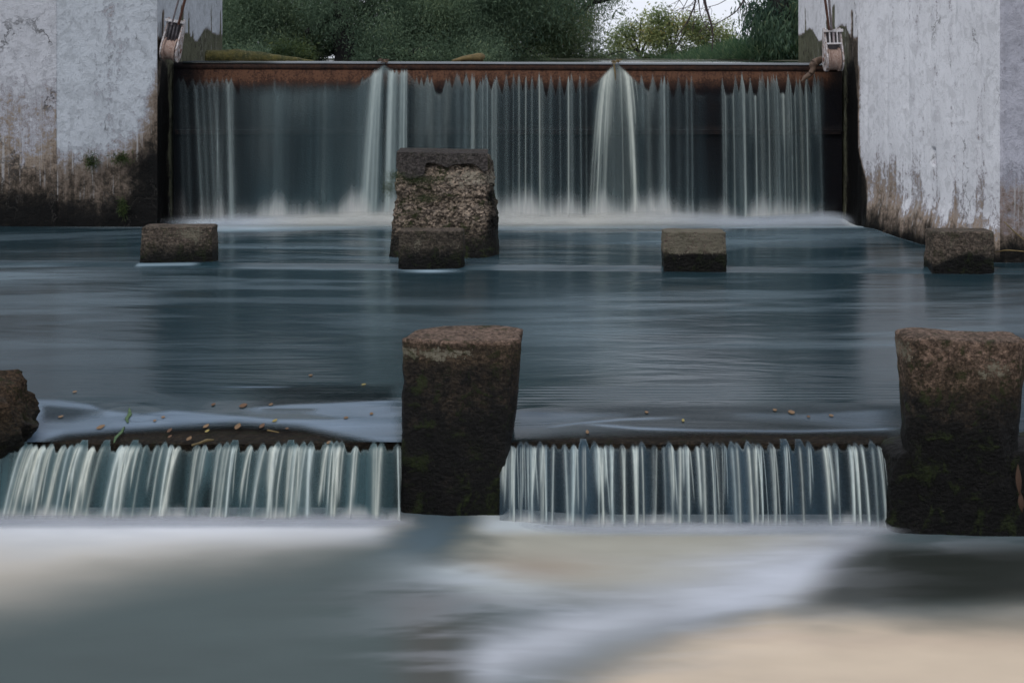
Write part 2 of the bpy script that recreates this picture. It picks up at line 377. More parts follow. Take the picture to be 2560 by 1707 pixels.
sky_band = np.maximum(sky_band, .75*gau(_pr-curve([(540, 428), (575, 423), (620, 419), (680, 417), (760, 424)], _wx), 1.5)*sst(535, 560, _wx)*(1-sst(640, 700, _wx)))
sky_band = np.maximum(sky_band, .8*gau(_pr-curve([(560, 421), (640, 428), (700, 430), (800, 431), (900, 428)], _wx), 1.7)*sst(560, 610, _wx)*(1-sst(880, 905, _wx)))
sky_band = np.maximum(sky_band, .45*lens([(720, 412), (800, 414), (905, 408)], [(720, 416), (800, 420), (860, 428), (905, 430)], 2.5, 715, 905, 40))
foam = foam*sst(9.0, 9.6, Yg) + .35*sky_band*(.6+.7*fbm(Xg*1.2, Yg*7, 0, 4, 87))  # the bands add painted sky reflection to the real foam
foam = np.clip(foam, 0, 1)
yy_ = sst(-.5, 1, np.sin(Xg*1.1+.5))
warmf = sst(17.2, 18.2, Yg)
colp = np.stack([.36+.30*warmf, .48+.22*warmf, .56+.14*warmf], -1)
colp[Yg < 9.4] = (.30, .40, .54)  # bluish sky tone for the painted reflection bands
botc = curve([(0, 455), (40, 443), (66, 435), (110, 430), (175, 426), (240, 423), (300, 426), (350, 437), (402, 448), (410, 450), (498, 446), (515, 438), (560, 434), (700, 431), (860, 431), (900, 434), (1000, 436)], _wx)
al = 1 - sst(-5.5, 6.5, _pr-botc + 2*(fbm(Xg*2.5, 0, 0, 3, 81)-.5))
# clear shallow water where the brown sill shows through
shal = np.maximum(sst(381, 388, _pr)*(1-sst(404, 414, _pr))*sst(225, 285, _wx)*(1-sst(385, 405, _wx)), sst(398, 410, _pr)*sst(500, 640, _wx)*(1-sst(900, 930, _wx))*.9)
shal = np.maximum(shal, sst(400, 408, _pr)*(1-sst(420, 428, _pr))*sst(34, 46, _wx)*(1-sst(70, 110, _wx)))
al = al*(1 - .62*np.clip(shal*(1-sky_band*1.3), 0, 1)*(.7+.5*fbm(Xg*1.3, Yg*6, 0, 3, 83)))
al = np.where(Yg > 9.7, 1, al)
V = np.stack([Xg, Yg, Zg], -1).reshape(-1, 3)
# the surface is left open where the weir sill rises through it past x=+-5.9
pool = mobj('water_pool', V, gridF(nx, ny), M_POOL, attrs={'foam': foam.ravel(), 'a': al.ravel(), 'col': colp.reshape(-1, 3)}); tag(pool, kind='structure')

# lower water, churned to foam
M_LOW = mat_water('lower_water', (.020, .024, .021), .27, (.5, 1.6, 1), .10, .03)
ys = np.concatenate([np.linspace(1.0, 5.2, 30), np.linspace(5.25, 8.05, 240)]); xs = np.concatenate([np.linspace(-14, -3.4, 20), np.linspace(-3.35, 3.35, 380), np.linspace(3.4, 14, 20)])
Xg, Yg = np.meshgrid(xs, ys); Zg = low_z(Xg, Yg)
u = CX + F*Xg/Yg; v = HY + F*(EYE-Zg)/Yg      # columns and rows used only to lay the foam patches out in plan
u2 = u*2.297; v2 = v*2.297
n_s = (fbm(Xg*1.2, Yg*2.2, 0, 4, 91)-.5)
n_w = fbm(Xg*4+Yg*1.5, Yg*9, 0, 5, 93)-.5
v2n = v2 + 75*n_s + 16*n_w; u2n = u2 + 200*n_s + 60*n_w
C = np.zeros(Xg.shape+(3,)); Fo = np.zeros_like(Xg)
def lay(mask, col, fo):
    global C, Fo
    mask = np.clip(mask, 0, 1)
    C = C*(1-mask[..., None]) + np.array(col)*mask[..., None]; Fo = Fo*(1-mask) + fo*mask
lay(np.ones_like(Xg), (.070, .100, .100), .62)                                            # slate teal body
lm = sst(-60, 190, 1435 - .215*np.clip(u2, 0, 900) - v2n)*sst(1010, 860, u2n)            # left cream
lay(lm, (.54, .49, .42), .86)
lay(lm*sst(1320, 1210, v2n), (.58, .58, .57), .92)
lay(sst(1270, 1195, v2)*sst(930, 840, u2), (.64, .66, .70), .97)
lay(gau(u2n-975, 90)*sst(1330, 1240, v2n), (.09, .13, .155), .85)  # dark reflection of the middle pier painted into the water colour
cm = sst(1000, 1190, u2n)*sst(1420, 1310, v2n)*sst(1960, 1880, u2)
lay(cm, (.40, .385, .32), .85)
lay(gau((u2-1230)/170, 1)*gau((v2-1305)/34, 1)*.8, (.33, .27, .21), .85)
lay(sst(1060, 1150, u2)*sst(2040, 1930, u2)*sst(1236, 1206, v2), (.55, .60, .62), .9)
lay(gau(u2-1080, 170)*gau(v2n-(1330+.12*(u2-1000)), 34)*.75, (.48, .54, .58), .85)    # pale wisp left of centre
lay(sst(1210, 980, u2n - .5*(v2-1400))*sst(1330, 1410, v2n)*sst(850, 990, u2)*.85, (.085, .08, .07), .6)   # brown lower part of the painted pier reflection
dg = v2n - (1225 + (2040-u2)*.335)                                                     # diagonal current
lay(gau(dg, 82)*sst(1020, 1150, u2)*sst(2120, 1950, u2)*.92, (.42, .44, .48), .88)
lay(gau(dg-20, 34)*sst(1500, 1700, u2)*sst(2080, 1900, u2)*.6, (.50, .53, .60), .95)
lay(sst(1850, 2020, u2 + (v2-1290)*.9 + 40*n_s)*sst(1215, 1290, v2)*sst(1405, 1345, v2+.03*(2352-u2)*-1), (.03, .03, .025), .12)
lay(sst(1960, 2100, u2)*sst(1275, 1225, v2), (.10, .14, .155), .7)
cr = sst(-20, 120, v2n - np.maximum(1372 + .02*(u2-1750), 1372 + (1800-u2)*.34 - 10))*sst(1080, 1500, u2 + (v2-1568)*1.1)
lay(cr, (.54, .44, .33), .93)
lay(cr*gau(v2-1392-.02*(u2-1750), 16)*sst(1650, 1850, u2)*.5, (.60, .55, .49), .95)
lay(cr*gau(v2n-1478, 22)*.35, (.45, .34, .26), .93)
wisp = sst(.42, .68, fbm(Xg*1.6+Yg*2.4, Yg*7-Xg*1.2, 0, 5, 97)); mk = np.clip(gau(dg, 130)*sst(1000, 1100, u2) + gau(u2-1050, 220)*sst(1300, 1360, v2), 0, 1)
lay(wisp*mk*.25, (.55, .58, .64), .95); lay(sst(.5, .7, fbm(Xg*1.1-Yg*1.2, Yg*6, 0, 5, 98))*mk*.2, (.22, .22, .23), .8)
C *= (1 + .30*n_s + .12*n_w)[..., None]
low = mobj('water_below_weir', np.stack([Xg, Yg, Zg], -1).reshape(-1, 3), gridF(len(xs), len(ys)), M_LOW,
           attrs={'foam': Fo.ravel(), 'a': np.ones(Xg.size), 'col': C.reshape(-1, 3)}); tag(low, kind='structure')

# upstream water: level with the gate's rim, rolling over it
M_UP = mat_water('upstream_water', (.015, .02, .02), .08, (.3, 1.0, 1), .05, .02)
t = np.linspace(0, 1, 12)
prof = [(Y_GATE-.055 + .0*k, 0) for k in t][:0]
for k in np.linspace(math.pi, math.pi/2, 9): prof.append((Y_GATE+.02 + .07*math.cos(k), -.03+.03*math.sin(k)))
prof += [(Y_GATE+.3, .002), (20, .0), (24, 0), (34, 0), (60, 0), (140, 0), (400, 0)]
def crest(X): return 2.052 - .0035*(np.asarray(X))*1.0
xs = np.linspace(-4.30, 4.22, 260); P = np.array(prof)
Xg, k = np.meshgrid(xs, np.arange(len(prof))); Yg = P[k, 0]
fade = np.where(Yg < 20, 1, 0)
Zg = np.where(Yg < 19.5, crest(Xg), 2.052) + P[k, 1] + .004*(fbm(Xg*2, 0*Xg, 0, 3, 5)-.5)*(Yg < 18.7)
Xw = np.where(Yg > 21.9, Xg*(1+(Yg-21.9)*.08), Xg)
Yg2 = Yg
up = mobj('water_upstream', np.stack([Xw, Yg2, Zg], -1).reshape(-1, 3), gridF(len(xs), len(prof)), M_UP,
          attrs={'foam': np.where(Yg < 18.9, .22, 0.).ravel()*sst(-3.3, -2.9, Xg).ravel(), 'a': np.ones(Xg.size), 'col': np.tile((.62, .66, .72), (Xg.size, 1))}); tag(up, kind='structure')  # pale rim colour paints in the sky line that the curved edge reflects

# river bed and banks: the ground is one sheet out to the horizon, with the channel cut in it
xs = np.concatenate([-np.geomspace(1500, 9, 40), np.linspace(-8, 8, 60), np.geomspace(9, 1500, 40)])
ys = np.concatenate([np.linspace(-60, 0, 10), np.linspace(1, 22, 60), np.linspace(22.5, 60, 90), np.geomspace(62, 1500, 30)])
Xg, Yg = np.meshgrid(xs, ys)
dn = np.full_like(Xg, -1.0)
dn = np.where((np.abs(Xg) > 12.5), .6 + .3*fbm(Xg*.1, Yg*.1, 0, 3, 2), dn)
mid = (Xg > 4.6 + .22*(18-Yg)*.0) & (Yg > 8.6)
upg = 2.03 + .08*fbm(Xg*.2, Yg*.2, 0, 3, 4)
ch = sst(-9, -6.5, Xg+.0*Yg)*(1-sst(3.2 + .0*Yg, 4.6, Xg))*(1-sst(33, 35, Yg))     # channel upstream
upz = upg*(1-ch) + (1.2)*ch
upz = np.where(Yg > 60, 2.06, upz)
Zg = np.where(Yg > 19.2, upz, dn)
ground = mobj('ground', np.stack([Xg, Yg, Zg], -1).reshape(-1, 3), gridF(len(xs), len(ys)), M_EARTH); tag(ground, kind='structure')

# ------------------------------------------------------------------ PIERS
def wallgrid(acc, pts, z0, z1, step, dfun, dispfun=None, zstep=None):
    """vertical wall along a plan polyline, returns into lists"""
    pts = np.array(pts, float); seg = np.linalg.norm(np.diff(pts, axis=0), axis=1); L = np.concatenate([[0], np.cumsum(seg)])
    n = max(2, int(L[-1]/step)+1); s = np.unique(np.concatenate([np.linspace(0, L[-1], n), L]))
    x = np.interp(s, L, pts[:, 0]); y = np.interp(s, L, pts[:, 1])
    tx = np.gradient(x); ty = np.gradient(y); ln = np.hypot(tx, ty); nxn, nyn = ty/ln, -tx/ln
    zs = np.linspace(z0, z1, int((z1-z0)/(zstep or step))+1)
    X, Z = np.meshgrid(x, zs); Y = np.meshgrid(y, zs)[0]; NX = np.meshgrid(nxn, zs)[0]; NY = np.meshgrid(nyn, zs)[0]; Sg = np.meshgrid(s, zs)[0]
    d = dfun(X, Y, Z, Sg); q = dispfun(X, Y, Z, Sg, d)*sst(0, .05, Sg)*sst(0, .05, L[-1]-Sg) if dispfun else 0
    acc.append((np.stack([X+NX*q, Y+NY*q, Z], -1).reshape(-1, 3), gridF(len(s), len(zs)), d.ravel()))
def joingrids(name, lst, mat, parent):
    V = []; Fc = []; D = []; off = 0
    for v, f, d in lst: V.append(v); Fc.append(f+off); D.append(d); off += len(v)
    V = np.concatenate(V)
    return mobj(name, V, np.concatenate(Fc), mat, parent, attrs={'d': np.concatenate(D), 'alg': sst(18.2, 18.5, V[:, 1])})

XL = -4.44; XR = 4.33; YF = 17.8; PTOP = 5.4
def disp_wall(X, Y, Z, Sg, d):
    return .018*(fbm(X*2, Y*2, Z*2, 4, 3)-.5) - .03*sst(.45, .8, d)*fbm(X*5, Y*5, Z*5, 4, 9) + .02*sst(.35, .0, Z)
def d_lfront(X, Y, Z, Sg):
    b = .10 + .10*fbm(X*1.2, Y, Z*.6, 4, 12)
    r = sst(1.22, .50, Z + .5*(fbm(X*1.6, Y*1.6, Z*.9, 4, 14)-.5) - .18*sst(-5.0, -4.5, X))
    b = b + .50*r + .42*sst(.48, .04, Z + .16*(fbm(X*4, 0, Z*2, 3, 15)-.5))
    # weather stain hugging the inner arris
    e = gau(X-XL, .10 + .18*sst(1.9, .8, Z))*sst(2.5, 1.6, Z + .2*fbm(X*7, 0, Z*3, 3, 4))
    return np.clip(b + .42*e + .10*gau(X+5.0+.06*np.sin(Z*5), .10)*sst(.5, 1.4, Z), 0, 1.05)
def d_lwing(X, Y, Z, Sg):
    b = .15 + .34*sst(2.7, .9, Z)*fbm(X*1.5, Y, Z*.7, 4, 22)
    b = b + .12*sst(.5, .68, fbm(X*2.2, 0, Z*1.0, 4, 27))*sst(2.6, 2.0, Z)
    r = sst(1.25, .35, Z + .5*(fbm(X*1.8, 0, Z*.8, 4, 24)-.5))
    return np.clip(b + .40*r + .40*sst(.48, .04, Z + .18*(fbm(X*4, 0, Z*2, 3, 25)-.5)), 0, 1.05)
def d_side(X, Y, Z, Sg):
    t = 2.43 + .10*(vnoise(Y*1.5, 3, 0, 31)-.5)*2 + .35*(sst(.62, .85, vnoise(Y*9, 0, 0, 32)))
    wet = sst(t+.03, t-.03, Z)
    up_ = .12 + .07*fbm(Y*2, Z, 0, 3, 33)
    front = sst(18.55, 18.2, Y)                       # ahead of the gate: soaked black below
    blk = sst(2.15, 1.85, Z + .7*sst(18.1, 17.8, Y)*vnoise(Z*3, 0, 0, 3))*front
    return np.clip(up_ + .55*wet + .55*blk, 0, 1.3)
LP = empty('dam_pier', (-6.5, 18.6, 0), 'white rendered pier left of the gate, flaking to brown near the water', 'pier')
g = []; wallgrid(g, [(-5.71, YF), (XL, YF)], -.35, PTOP, .022, d_lfront, disp_wall)
wallgrid(g, [(XL, YF), (XL, 21.8)], -.35, PTOP, .035, d_side, disp_wall)
wallgrid(g, [(XL, 21.8), (-13, 21.8)], -.35, PTOP, .3, d_side)
joingrids('pier_wall', g, M_LW, LP)
g = []; wallgrid(g, [(-14, 17.2), (-9, 17.5), (-5.70, 17.795)], -.35, PTOP, .03, d_lwing, disp_wall)
joingrids('wing_wall', g, M_LW2, LP)
a = Acc(); a.add([(-14, 17.2, PTOP), (-5.7, 17.8, PTOP), (XL, YF, PTOP), (XL, 21.8, PTOP), (-14, 21.8, PTOP)], [(0, 1, 2, 3, 4)], np.full(5, .2))
a.obj('coping', M_LW, LP, an='d')

WEDGE = None
def d_rface(X, Y, Z, Sg):
    b = .07 + .08*fbm(X*2, Y*2, Z*.4, 4, 42)
    st = fbm(Sg*3.2, 0, Z*.35, 4, 44)
    b = b + .10*sst(.50, .7, fbm(Sg*7, 3, Z*.3, 3, 45))
    r = sst(1.10, .15, Z + .9*(st-.5))
    b = b + .36*r*(.35+.85*vnoise(Sg*2.2, Z*2, 0, 4)) 
    b = b + .26*sst(.40, .12, Z)                      # brown foot
    b = b + .12*gau(Sg-1.9, .05+.02*np.sin(Z*9))*(Z < 1.2) + .10*gau(Sg-2.55, .03)*sst(2.3, 1.2, Z)
    wed = sst(.0, .10, (1.1-Z)*.42 - Sg + .06*(vnoise(Z*5, 0, 0, 7)-.5)*2)*sst(1.15, .7, Z)   # dark wet wedge by the fall
    b = b + .48*wed + .45*gau(Sg, .07)*sst(2.1, 1.9, Z)
    return np.clip(b + .30*sst(.16, .0, Z), 0, 1.05)
def disp_r(X, Y, Z, Sg, d):
    board = -.012*gau((Sg*1.9) % 1 - .5, .06)*vnoise(Sg*8, Z*1.5, 0, 3)
    crk = -.05*gau(Sg-1.9, .035)*sst(.5, .62, vnoise(Z*4, 0, 0, 8))*(Z < 1.1)
    foot = .10*sst(.55, .0, Z)*sst(.0, .4, Sg)
    return .02*(fbm(X*3, Y*3, Z*.8, 4, 3)-.5) + board + crk + foot - .02*sst(.5, .8, d)*fbm(X*5, Y*5, Z*5, 3, 9)
def d_rwing(X, Y, Z, Sg):
    r = sst(1.15, .55, Z + .4*(fbm(X*3, Y, Z*1.5, 4, 52)-.5))
    b = .10 + .10*fbm(X*2, Y*2, Z*.7, 3, 53) + .40*r*(.6+.6*fbm(X*4, Y, Z*4, 4, 56))
    return np.clip(b + .42*sst(.42, .14, Z + .1*vnoise(X*5, 0, 0, 5)), 0, 1.05)
RPc = empty('dam_pier', (6.5, 17.5, 0), 'bright white pier right of the gate, its splayed wall streaked above a brown foot', 'pier')
g = []; wallgrid(g, [(XR, YF), (5.01, 14.6)], -.35, PTOP, .022, d_rface, disp_r)
joingrids('splayed_wall', g, M_RW, RPc)
g = []; wallgrid(g, [(XR, 21.5), (XR, YF)], -.35, PTOP, .035, lambda X, Y, Z, s_: d_side(X, Y, Z, s_), disp_wall)
wallgrid(g, [(13, 21.5), (XR, 21.5)], -.35, PTOP, .3, d_side)
joingrids('pier_wall', g, M_RW, RPc)
g = []; wallgrid(g, [(5.01, 14.6), (14, 14.9)], -.35, PTOP, .03, d_rwing, lambda X, Y, Z, s_, d: .03*(fbm(X*6, Y, Z*6, 4, 3)-.5) + .03*gau(s_, .05))
joingrids('wing_wall', g, M_RW2, RPc)
a = Acc(); a.add([(XR, YF, PTOP), (5.01, 14.6, PTOP), (14, 14.9, PTOP), (14, 21.5, PTOP), (XR, 21.5, PTOP)], [(0, 1, 2, 3, 4)], np.full(5, .2)); a.obj('coping', M_RW2, RPc, an='d')

# ------------------------------------------------------------------ GATE
GT = empty('sluice_gate', (-.05, Y_GATE, 0), 'rusty brown steel gate plate with water spilling over its rounded rim', 'gate')
xs = np.linspace(XL+.02, XR-.02, 500); zs = np.linspace(-.3, 1.99, 90)
Xg, Zg = np.meshgrid(xs, zs); gg = sst(1.60, 1.86, Zg)*.86 + .22*gau(Zg-1.14, .05)*sst(.4, .6, vnoise(Xg*.5, 0, 0, 3)) + .10*sst(.8, 1.2, Zg)
gg *= sst(XL, XL+.5, Xg)*(1-sst(XR-.25, XR-.05, Xg)*.6)
Yg = Y_GATE - .03 + .006*fbm(Xg*3, 0, Zg*3, 3, 4) - .03*gau(Zg-1.14, .04)
mobj('gate_plate', np.stack([Xg, Yg, Zg], -1).reshape(-1, 3), gridF(500, 90), M_GATE, GT, attrs={'g': gg.ravel()})
th = np.linspace(-.35*math.pi, .95*math.pi, 14)
Xg, T = np.meshgrid(np.linspace(XL+.02, XR-.02, 400), th)
Yg = Y_GATE + .03 - .075*np.cos(T); Zg = crest(Xg) - .075 + .062*np.sin(T)
mobj('rounded_rim', np.stack([Xg, Yg, Zg], -1).reshape(-1, 3), gridF(400, 14), M_GATE, GT, attrs={'g': np.clip(.62+.12*np.sin(T), 0, 1).ravel()*sst(XL, XL+.4, Xg).ravel()})
a = Acc(); a.box(XL+.03, XR-.03, Y_GATE+.04, Y_GATE+.16, -.3, 1.92); a.obj('back_plate', M_GATE, GT, an='g')
for zz in (1.14,):
    a = Acc(); a.box(XL+.05, XR-.05, Y_GATE-.085, Y_GATE-.036, zz-.03, zz+.03, a=np.full(8, .30)); a.obj('stiffener', M_GATE, GT, an='g')

# ------------------------------------------------------------------ FALLS
M_FALL = mat_soft('falling_water', .32, (50, 50, 1.0), .5, .12)
def falls(name, px0, px1, Ytop, ztop, zbot, throw, strands, veil, peaks, jag, ncol, nrow, bulge, origin, basecol, foamtop=.12, sheetcol=(.10, .14, .17), pexp=.85, br=(.60, .69, .66), softx=lambda px: 0):
    """strands: (px_top, px_bot, width px, brightness, v0, v1, tone); laid out in plan at the sheet itself"""
    px = np.linspace(px0, px1, ncol); v = np.linspace(0, 1, nrow)**1.15
    Pg, Vg = np.meshgrid(px, v)
    Hh = np.clip(np.sqrt(Vg), 0, 1)
    B = np.zeros_like(Pg); tone = np.zeros_like(Pg); wsum = np.zeros_like(Pg)+1e-6
    for (a0, a1, w, b, v0, v1, tn) in strands:
        cen = a0 + (a1-a0)*Vg**(.72 if abs(tn-.77) > 1e-6 else .36)
        lo = int(np.searchsorted(px, min(a0, a1)-5*w)); hi = int(np.searchsorted(px, max(a0, a1)+5*w))
        sl = (slice(None), slice(lo, hi))
        g_ = (.72*np.exp(-np.abs((Pg[sl]-cen[sl])/w)**1.7)+.28*np.exp(-np.abs((Pg[sl]-cen[sl])/(w*2.4))**1.5))*b*sst(v0-.02, v0+.06, Vg[sl])*(1-sst(v1-.25, v1+.05, Vg[sl])*(v1 < 1))
        B[sl] += g_; tone[sl] += g_*tn; wsum[sl] += g_
    tone = tone/wsum
    top = np.full(ncol, 1e9)
    for (pc, hgt, sl_) in peaks: top = np.minimum(top, hgt + np.abs(px-pc)**pexp*sl_)
    top = np.minimum(top, jag(px))
    soft = .012 + .03*vnoise(px*.05, 0, 0, 3) + softx(px)
    edge = sst(0, 1, (Vg-top[None, :])/soft[None, :])
    ve = veil(Pg, Vg)
    A = np.clip(ve + B*.95, 0, .97)*edge
    lip = gau((Vg-top[None, :]-.015), .02)*.22*edge
    colr = np.array(sheetcol)*(1-0) + 0*Pg[..., None]
    Bc = np.clip(B*1.1 + lip, 0, 1)[..., None]
    B = B*(1 + .5*(vnoise(Pg*1.7, Vg*.7, 0, 41)-.5))
    bright = np.stack([br[0]+.06*tone, br[1]+.0*tone, br[2]-.06*tone], -1)
    Cc = colr*(1-Bc) + bright*Bc
    ft = sst(1-foamtop, 1.03, Vg + .22*(fbm(Pg*.05, 0, 0, 4, 7)-.5))
    fm = basecol(Pg)
    Cc = Cc*(1-ft[..., None]) + np.array((.66, .66, .63))*ft[..., None]*1.0
    A = np.clip(A + ft*fm*.8, 0, 1)
    kw = max(3, int(ncol/(px1-px0)*2.2)); ker = np.hanning(kw+2); ker /= ker.sum()
    Bs = np.stack([np.convolve(row, ker, 'same') for row in np.clip(B, 0, 1.2)])
    Yg = Ytop - throw*Hh - bulge*Bs*sst(0, .15, Vg)
    Zt = ztop if np.isscalar(ztop) else ztop(Pg)
    Zb = zbot if np.isscalar(zbot) else zbot(Pg)
    Zg = Zt + (Zb-Zt)*Vg
    Xg = (Pg-CX)*Ytop/F
    return mobj(name, np.stack([Xg, Yg, Zg], -1).reshape(-1, 3), gridF(ncol, nrow), M_FALL, origin=origin,
                attrs={'a': A.ravel(), 'col': Cc.reshape(-1, 3)})
R = random.Random(5)
K = 1/2.297
st = []; pk = []
# thin slanting threads at the left
for x0, x1, b in ((415, 437, .25), (425, 452, .30), (447, 478, .55), (463, 492, .40), (478, 507, .42), (490, 520, .45), (503, 512, .25), (515, 522, .2), (524, 543, .75), (535, 548, .3)):
    st.append((x0*K, x1*K, R.uniform(1.2, 2.6), b*.62, .05, 1, 0)); pk.append((x0*K, .07, .02))
def many(a, b, n, w0, w1, b0, b1, hv=(.02, .09), slope=.035, lean=2.0, short=.35):
    for i in range(n):
        x = a + (b-a)*(i+R.random())/n; w = R.uniform(w0, w1); h = R.uniform(*hv)
        bb = R.uniform(b0, b1)*(1 if R.random() > .25 else .45)
        st.append((x*K, x*K+R.uniform(-lean, lean)*.5, w, bb, h, 1 if R.random() > short else R.uniform(.3, .8), R.uniform(-.3, 1)))
        if R.random() < .75: pk.append((x*K, h, slope))
many(548, 835, 13, 4, 9, .03, .10, (.05, .08), .02, 1)
for x0, x1, w, b in ((862, 838, 2.6, .30), (868, 846, 1.6, .42), (873, 858, 2.2, .34), (878, 868, 1.4, .30), (899, 890, 2.2, .38), (903, 897, 1.6, .45), (912, 908, 2.8, .22), (924, 922, 1.6, .30), (930, 931, 1.2, .42), (935, 938, .9, .30)):
    st.append((x0*K, x1*K, w, b, .01, 1, .1)); pk.append((x0*K, .02, .012))
many(945, 1150, 15, 1.2, 3.6, .04, .18, (.03, .08), .030, 1)
many(1075, 1150, 6, .6, 1.0, .15, .32, (.03, .08), .05, 1)
for x, b, w in ((1163, .3, 3), (1192, .55, 1.4), (1208, .75, 1.0), (1222, .4, 1.2), (1238, .8, .9), (1244, .3, 3), (1285, .35, 1), (1305, .95, 1.1), (1312, .4, 2.2), (1331, .5, .9), (1345, .35, 1.3), (1180, .3, .8), (1265, .25, 2.5)):
    st.append((x*K, x*K+R.uniform(-1, 1), w*.8, b*.62, .04, 1, R.uniform(0, 1))); pk.append((x*K, R.uniform(.025, .06), .042))
# the big stream fanning out below the snag
for i in range(34):
    t_ = i/33; x0 = 1408+20*t_; x1 = 1354+106*t_
    b = .06+.20*R.random()**1.5
    if .36 < t_ < .70: b *= .55
    st.append((x0*K, (x1+R.uniform(-3, 3))*K, R.uniform(.6, 2.2), b, .0+.02*R.random(), 1 if R.random() < .7 else R.uniform(.4, .8), .77))
for x0, x1, w, b, v1 in ((1407, 1366, .8, .55, 1), (1404, 1350, 1.1, .32, 1), (1410, 1378, .7, .35, .6), (1432, 1455, 1.5, .62, 1), (1436, 1466, .9, .5, .45), (1430, 1448, .8, .3, .8), (1443, 1476, .8, .3, .35)):
    st.append((x0*K, x1*K, w, b, .0, v1, .77))
pk.append((1415*K, -.03, .0045*2.2)); pk.append((882*K, -.02, .004*2.2))
many(1465, 1500, 4, 1.5, 3, .12, .25)
for x, b, w in ((1517, .35, 3.2), (1524, .45, 1.2), (1532, .25, 1), (1575, .28, 1.2), (1586, .3, .9), (1556, .15, 2.5)):
    st.append((x*K, x*K-1, w, b*.8, .03, 1, 0)); pk.append((x*K, R.uniform(.05, .08), .04))
many(1655, 1885, 26, .7, 2.2, .08, .34, (.02, .07), .05, 2.2, .2)
for x, b in ((1662, .5), (1706, .6), (1731, .55), (1760, .5), (1795, .5), (1812, .45), (1847, .7)):
    st.append((x*K, x*K-.8, .8, b*.62, .03, 1, .5))
def veil_top(P, Vv):
    x = P/K
    v_ = .0*x + .03
    v_ = v_ + .42*sst(500, 640, x)*(1-sst(835, 850, x))*(.75+.5*fbm(P*.05, 0, 0, 3, 4))
    v_ = v_ + .45*sst(832, 846, x)*(1-sst(930, 946, x))*(1-.85*gau(x-887, 6)*sst(.02, .1, Vv))
    v_ = v_ + .28*sst(938, 950, x)*(1-sst(1130, 1200, x)) + .20*sst(1150, 1200, x)*(1-sst(1330, 1350, x)) + .32*sst(1340, 1370, x)*(1-sst(1470, 1500, x))
    v_ = v_ + .12*sst(1480, 1500, x)*(1-sst(1600, 1625, x)) + .24*sst(1650, 1670, x)*(1-sst(1865, 1888, x))
    v_ = v_ + .16*sst(.45, 1, Vv)*sst(520, 600, x)*(1-sst(1840, 1890, x))
    return v_*(1 - .12*np.sin(P*.9)*vnoise(P*.4, 0, 0, 9))*(1-sst(815, 832, P))*(.6+.8*fbm(P*.12, 0, 0, 4, 19))*(1-.35*sst(.05, .6, Vv)*(1-sst(.7, .95, Vv))*vnoise(P*.06, Vv*2, 0, 4))
def jag_top(px):
    x = px/K
    return np.where((x > 555) & (x < 840), .095+.012*fbm(px*.1, 0, 0, 2, 3), .16 + .05*fbm(px*.15, 0, 0, 3, 6)) - .02*(x < 555)
wf = falls('waterfall', 174, 834, Y_GATE-.10, 2.02, lambda P: .02+0*P, .34, st, veil_top, pk, jag_top, 1700, 72, .014, (0, Y_GATE-.1, 0),
      lambda P: .9*sst(175, 300, P)*(1-sst(806, 834, P)), foamtop=.20, sheetcol=(.062, .112, .125), softx=lambda px: .09*sst(235, 250, px)*(1-sst(350, 366, px)))
tag(wf, kind='structure')

# boiling foam along the foot: layered soft shells
M_FOAM = mat_soft('foam', .8, (1.5, 3, 3), .1, .3)
def berm(name, pxa, pxb, Yc, z0, hgt, depth, layers, dens, colf, seed, n=420, ends=(10, 10)):
    Vv = []; Ff = []; A = []; Cc = []; off = 0
    for L in range(layers):
        k = (L+1)/layers; m = 34
        px = np.linspace(pxa, pxb, n); th = np.linspace(0, math.pi, m)
        Pg, T = np.meshgrid(px, th)
        X = (Pg-CX)*Yc/F
        hv = hgt*(.35+1.3*fbm(X*1.1, L*.07, 0, 4, seed))*k
        Yg = Yc + .0 + (depth*k)*np.cos(T)*-1 ; Zg = z0 + hv*np.sin(T)
        Zg = Zg + .02*(fbm(X*3, Yg*3, L, 3, seed+3)-.5)
        al = dens(Pg)*(1.0-.62*k)*np.clip(np.sin(T), 0, 1)**1.6
        al = al*sst(pxa, pxa+ends[0], Pg)*(1-sst(pxb-ends[1], pxb, Pg))*(.55+.9*fbm(X*2.2, T*1.5, L*.4, 3, seed+9))
        # edge-on shells must dissolve upward
        al = al*(1 - .55*np.sin(T)**6*k)
        Vv.append(np.stack([X, Yg, Zg], -1).reshape(-1, 3)); Ff.append(gridF(n, m)+off); off += n*m
        A.append(np.clip(al, 0, 1).ravel()); Cc.append((np.zeros(Pg.shape+(3,))+colf(Pg)).reshape(-1, 3))
    o = mobj(name, np.concatenate(Vv), np.concatenate(Ff), M_FOAM, origin=(0, Yc, z0), attrs={'a': np.concatenate(A), 'col': np.concatenate(Cc)})
    return tag(o, kind='structure')
def fcol(P):
    w = sst(230, 330, P)*(1-sst(600, 760, P))
    return np.stack([.68+.08*w, .73+.03*w, .78-.06*w], -1)
berm('foam_under_gate', 160, 850, 18.0, .0, .13, .60, 8, lambda P: .14+.60*sst(160, 270, P)*(1-.35*sst(820, 850, P)), fcol, 5, ends=(50, 16))

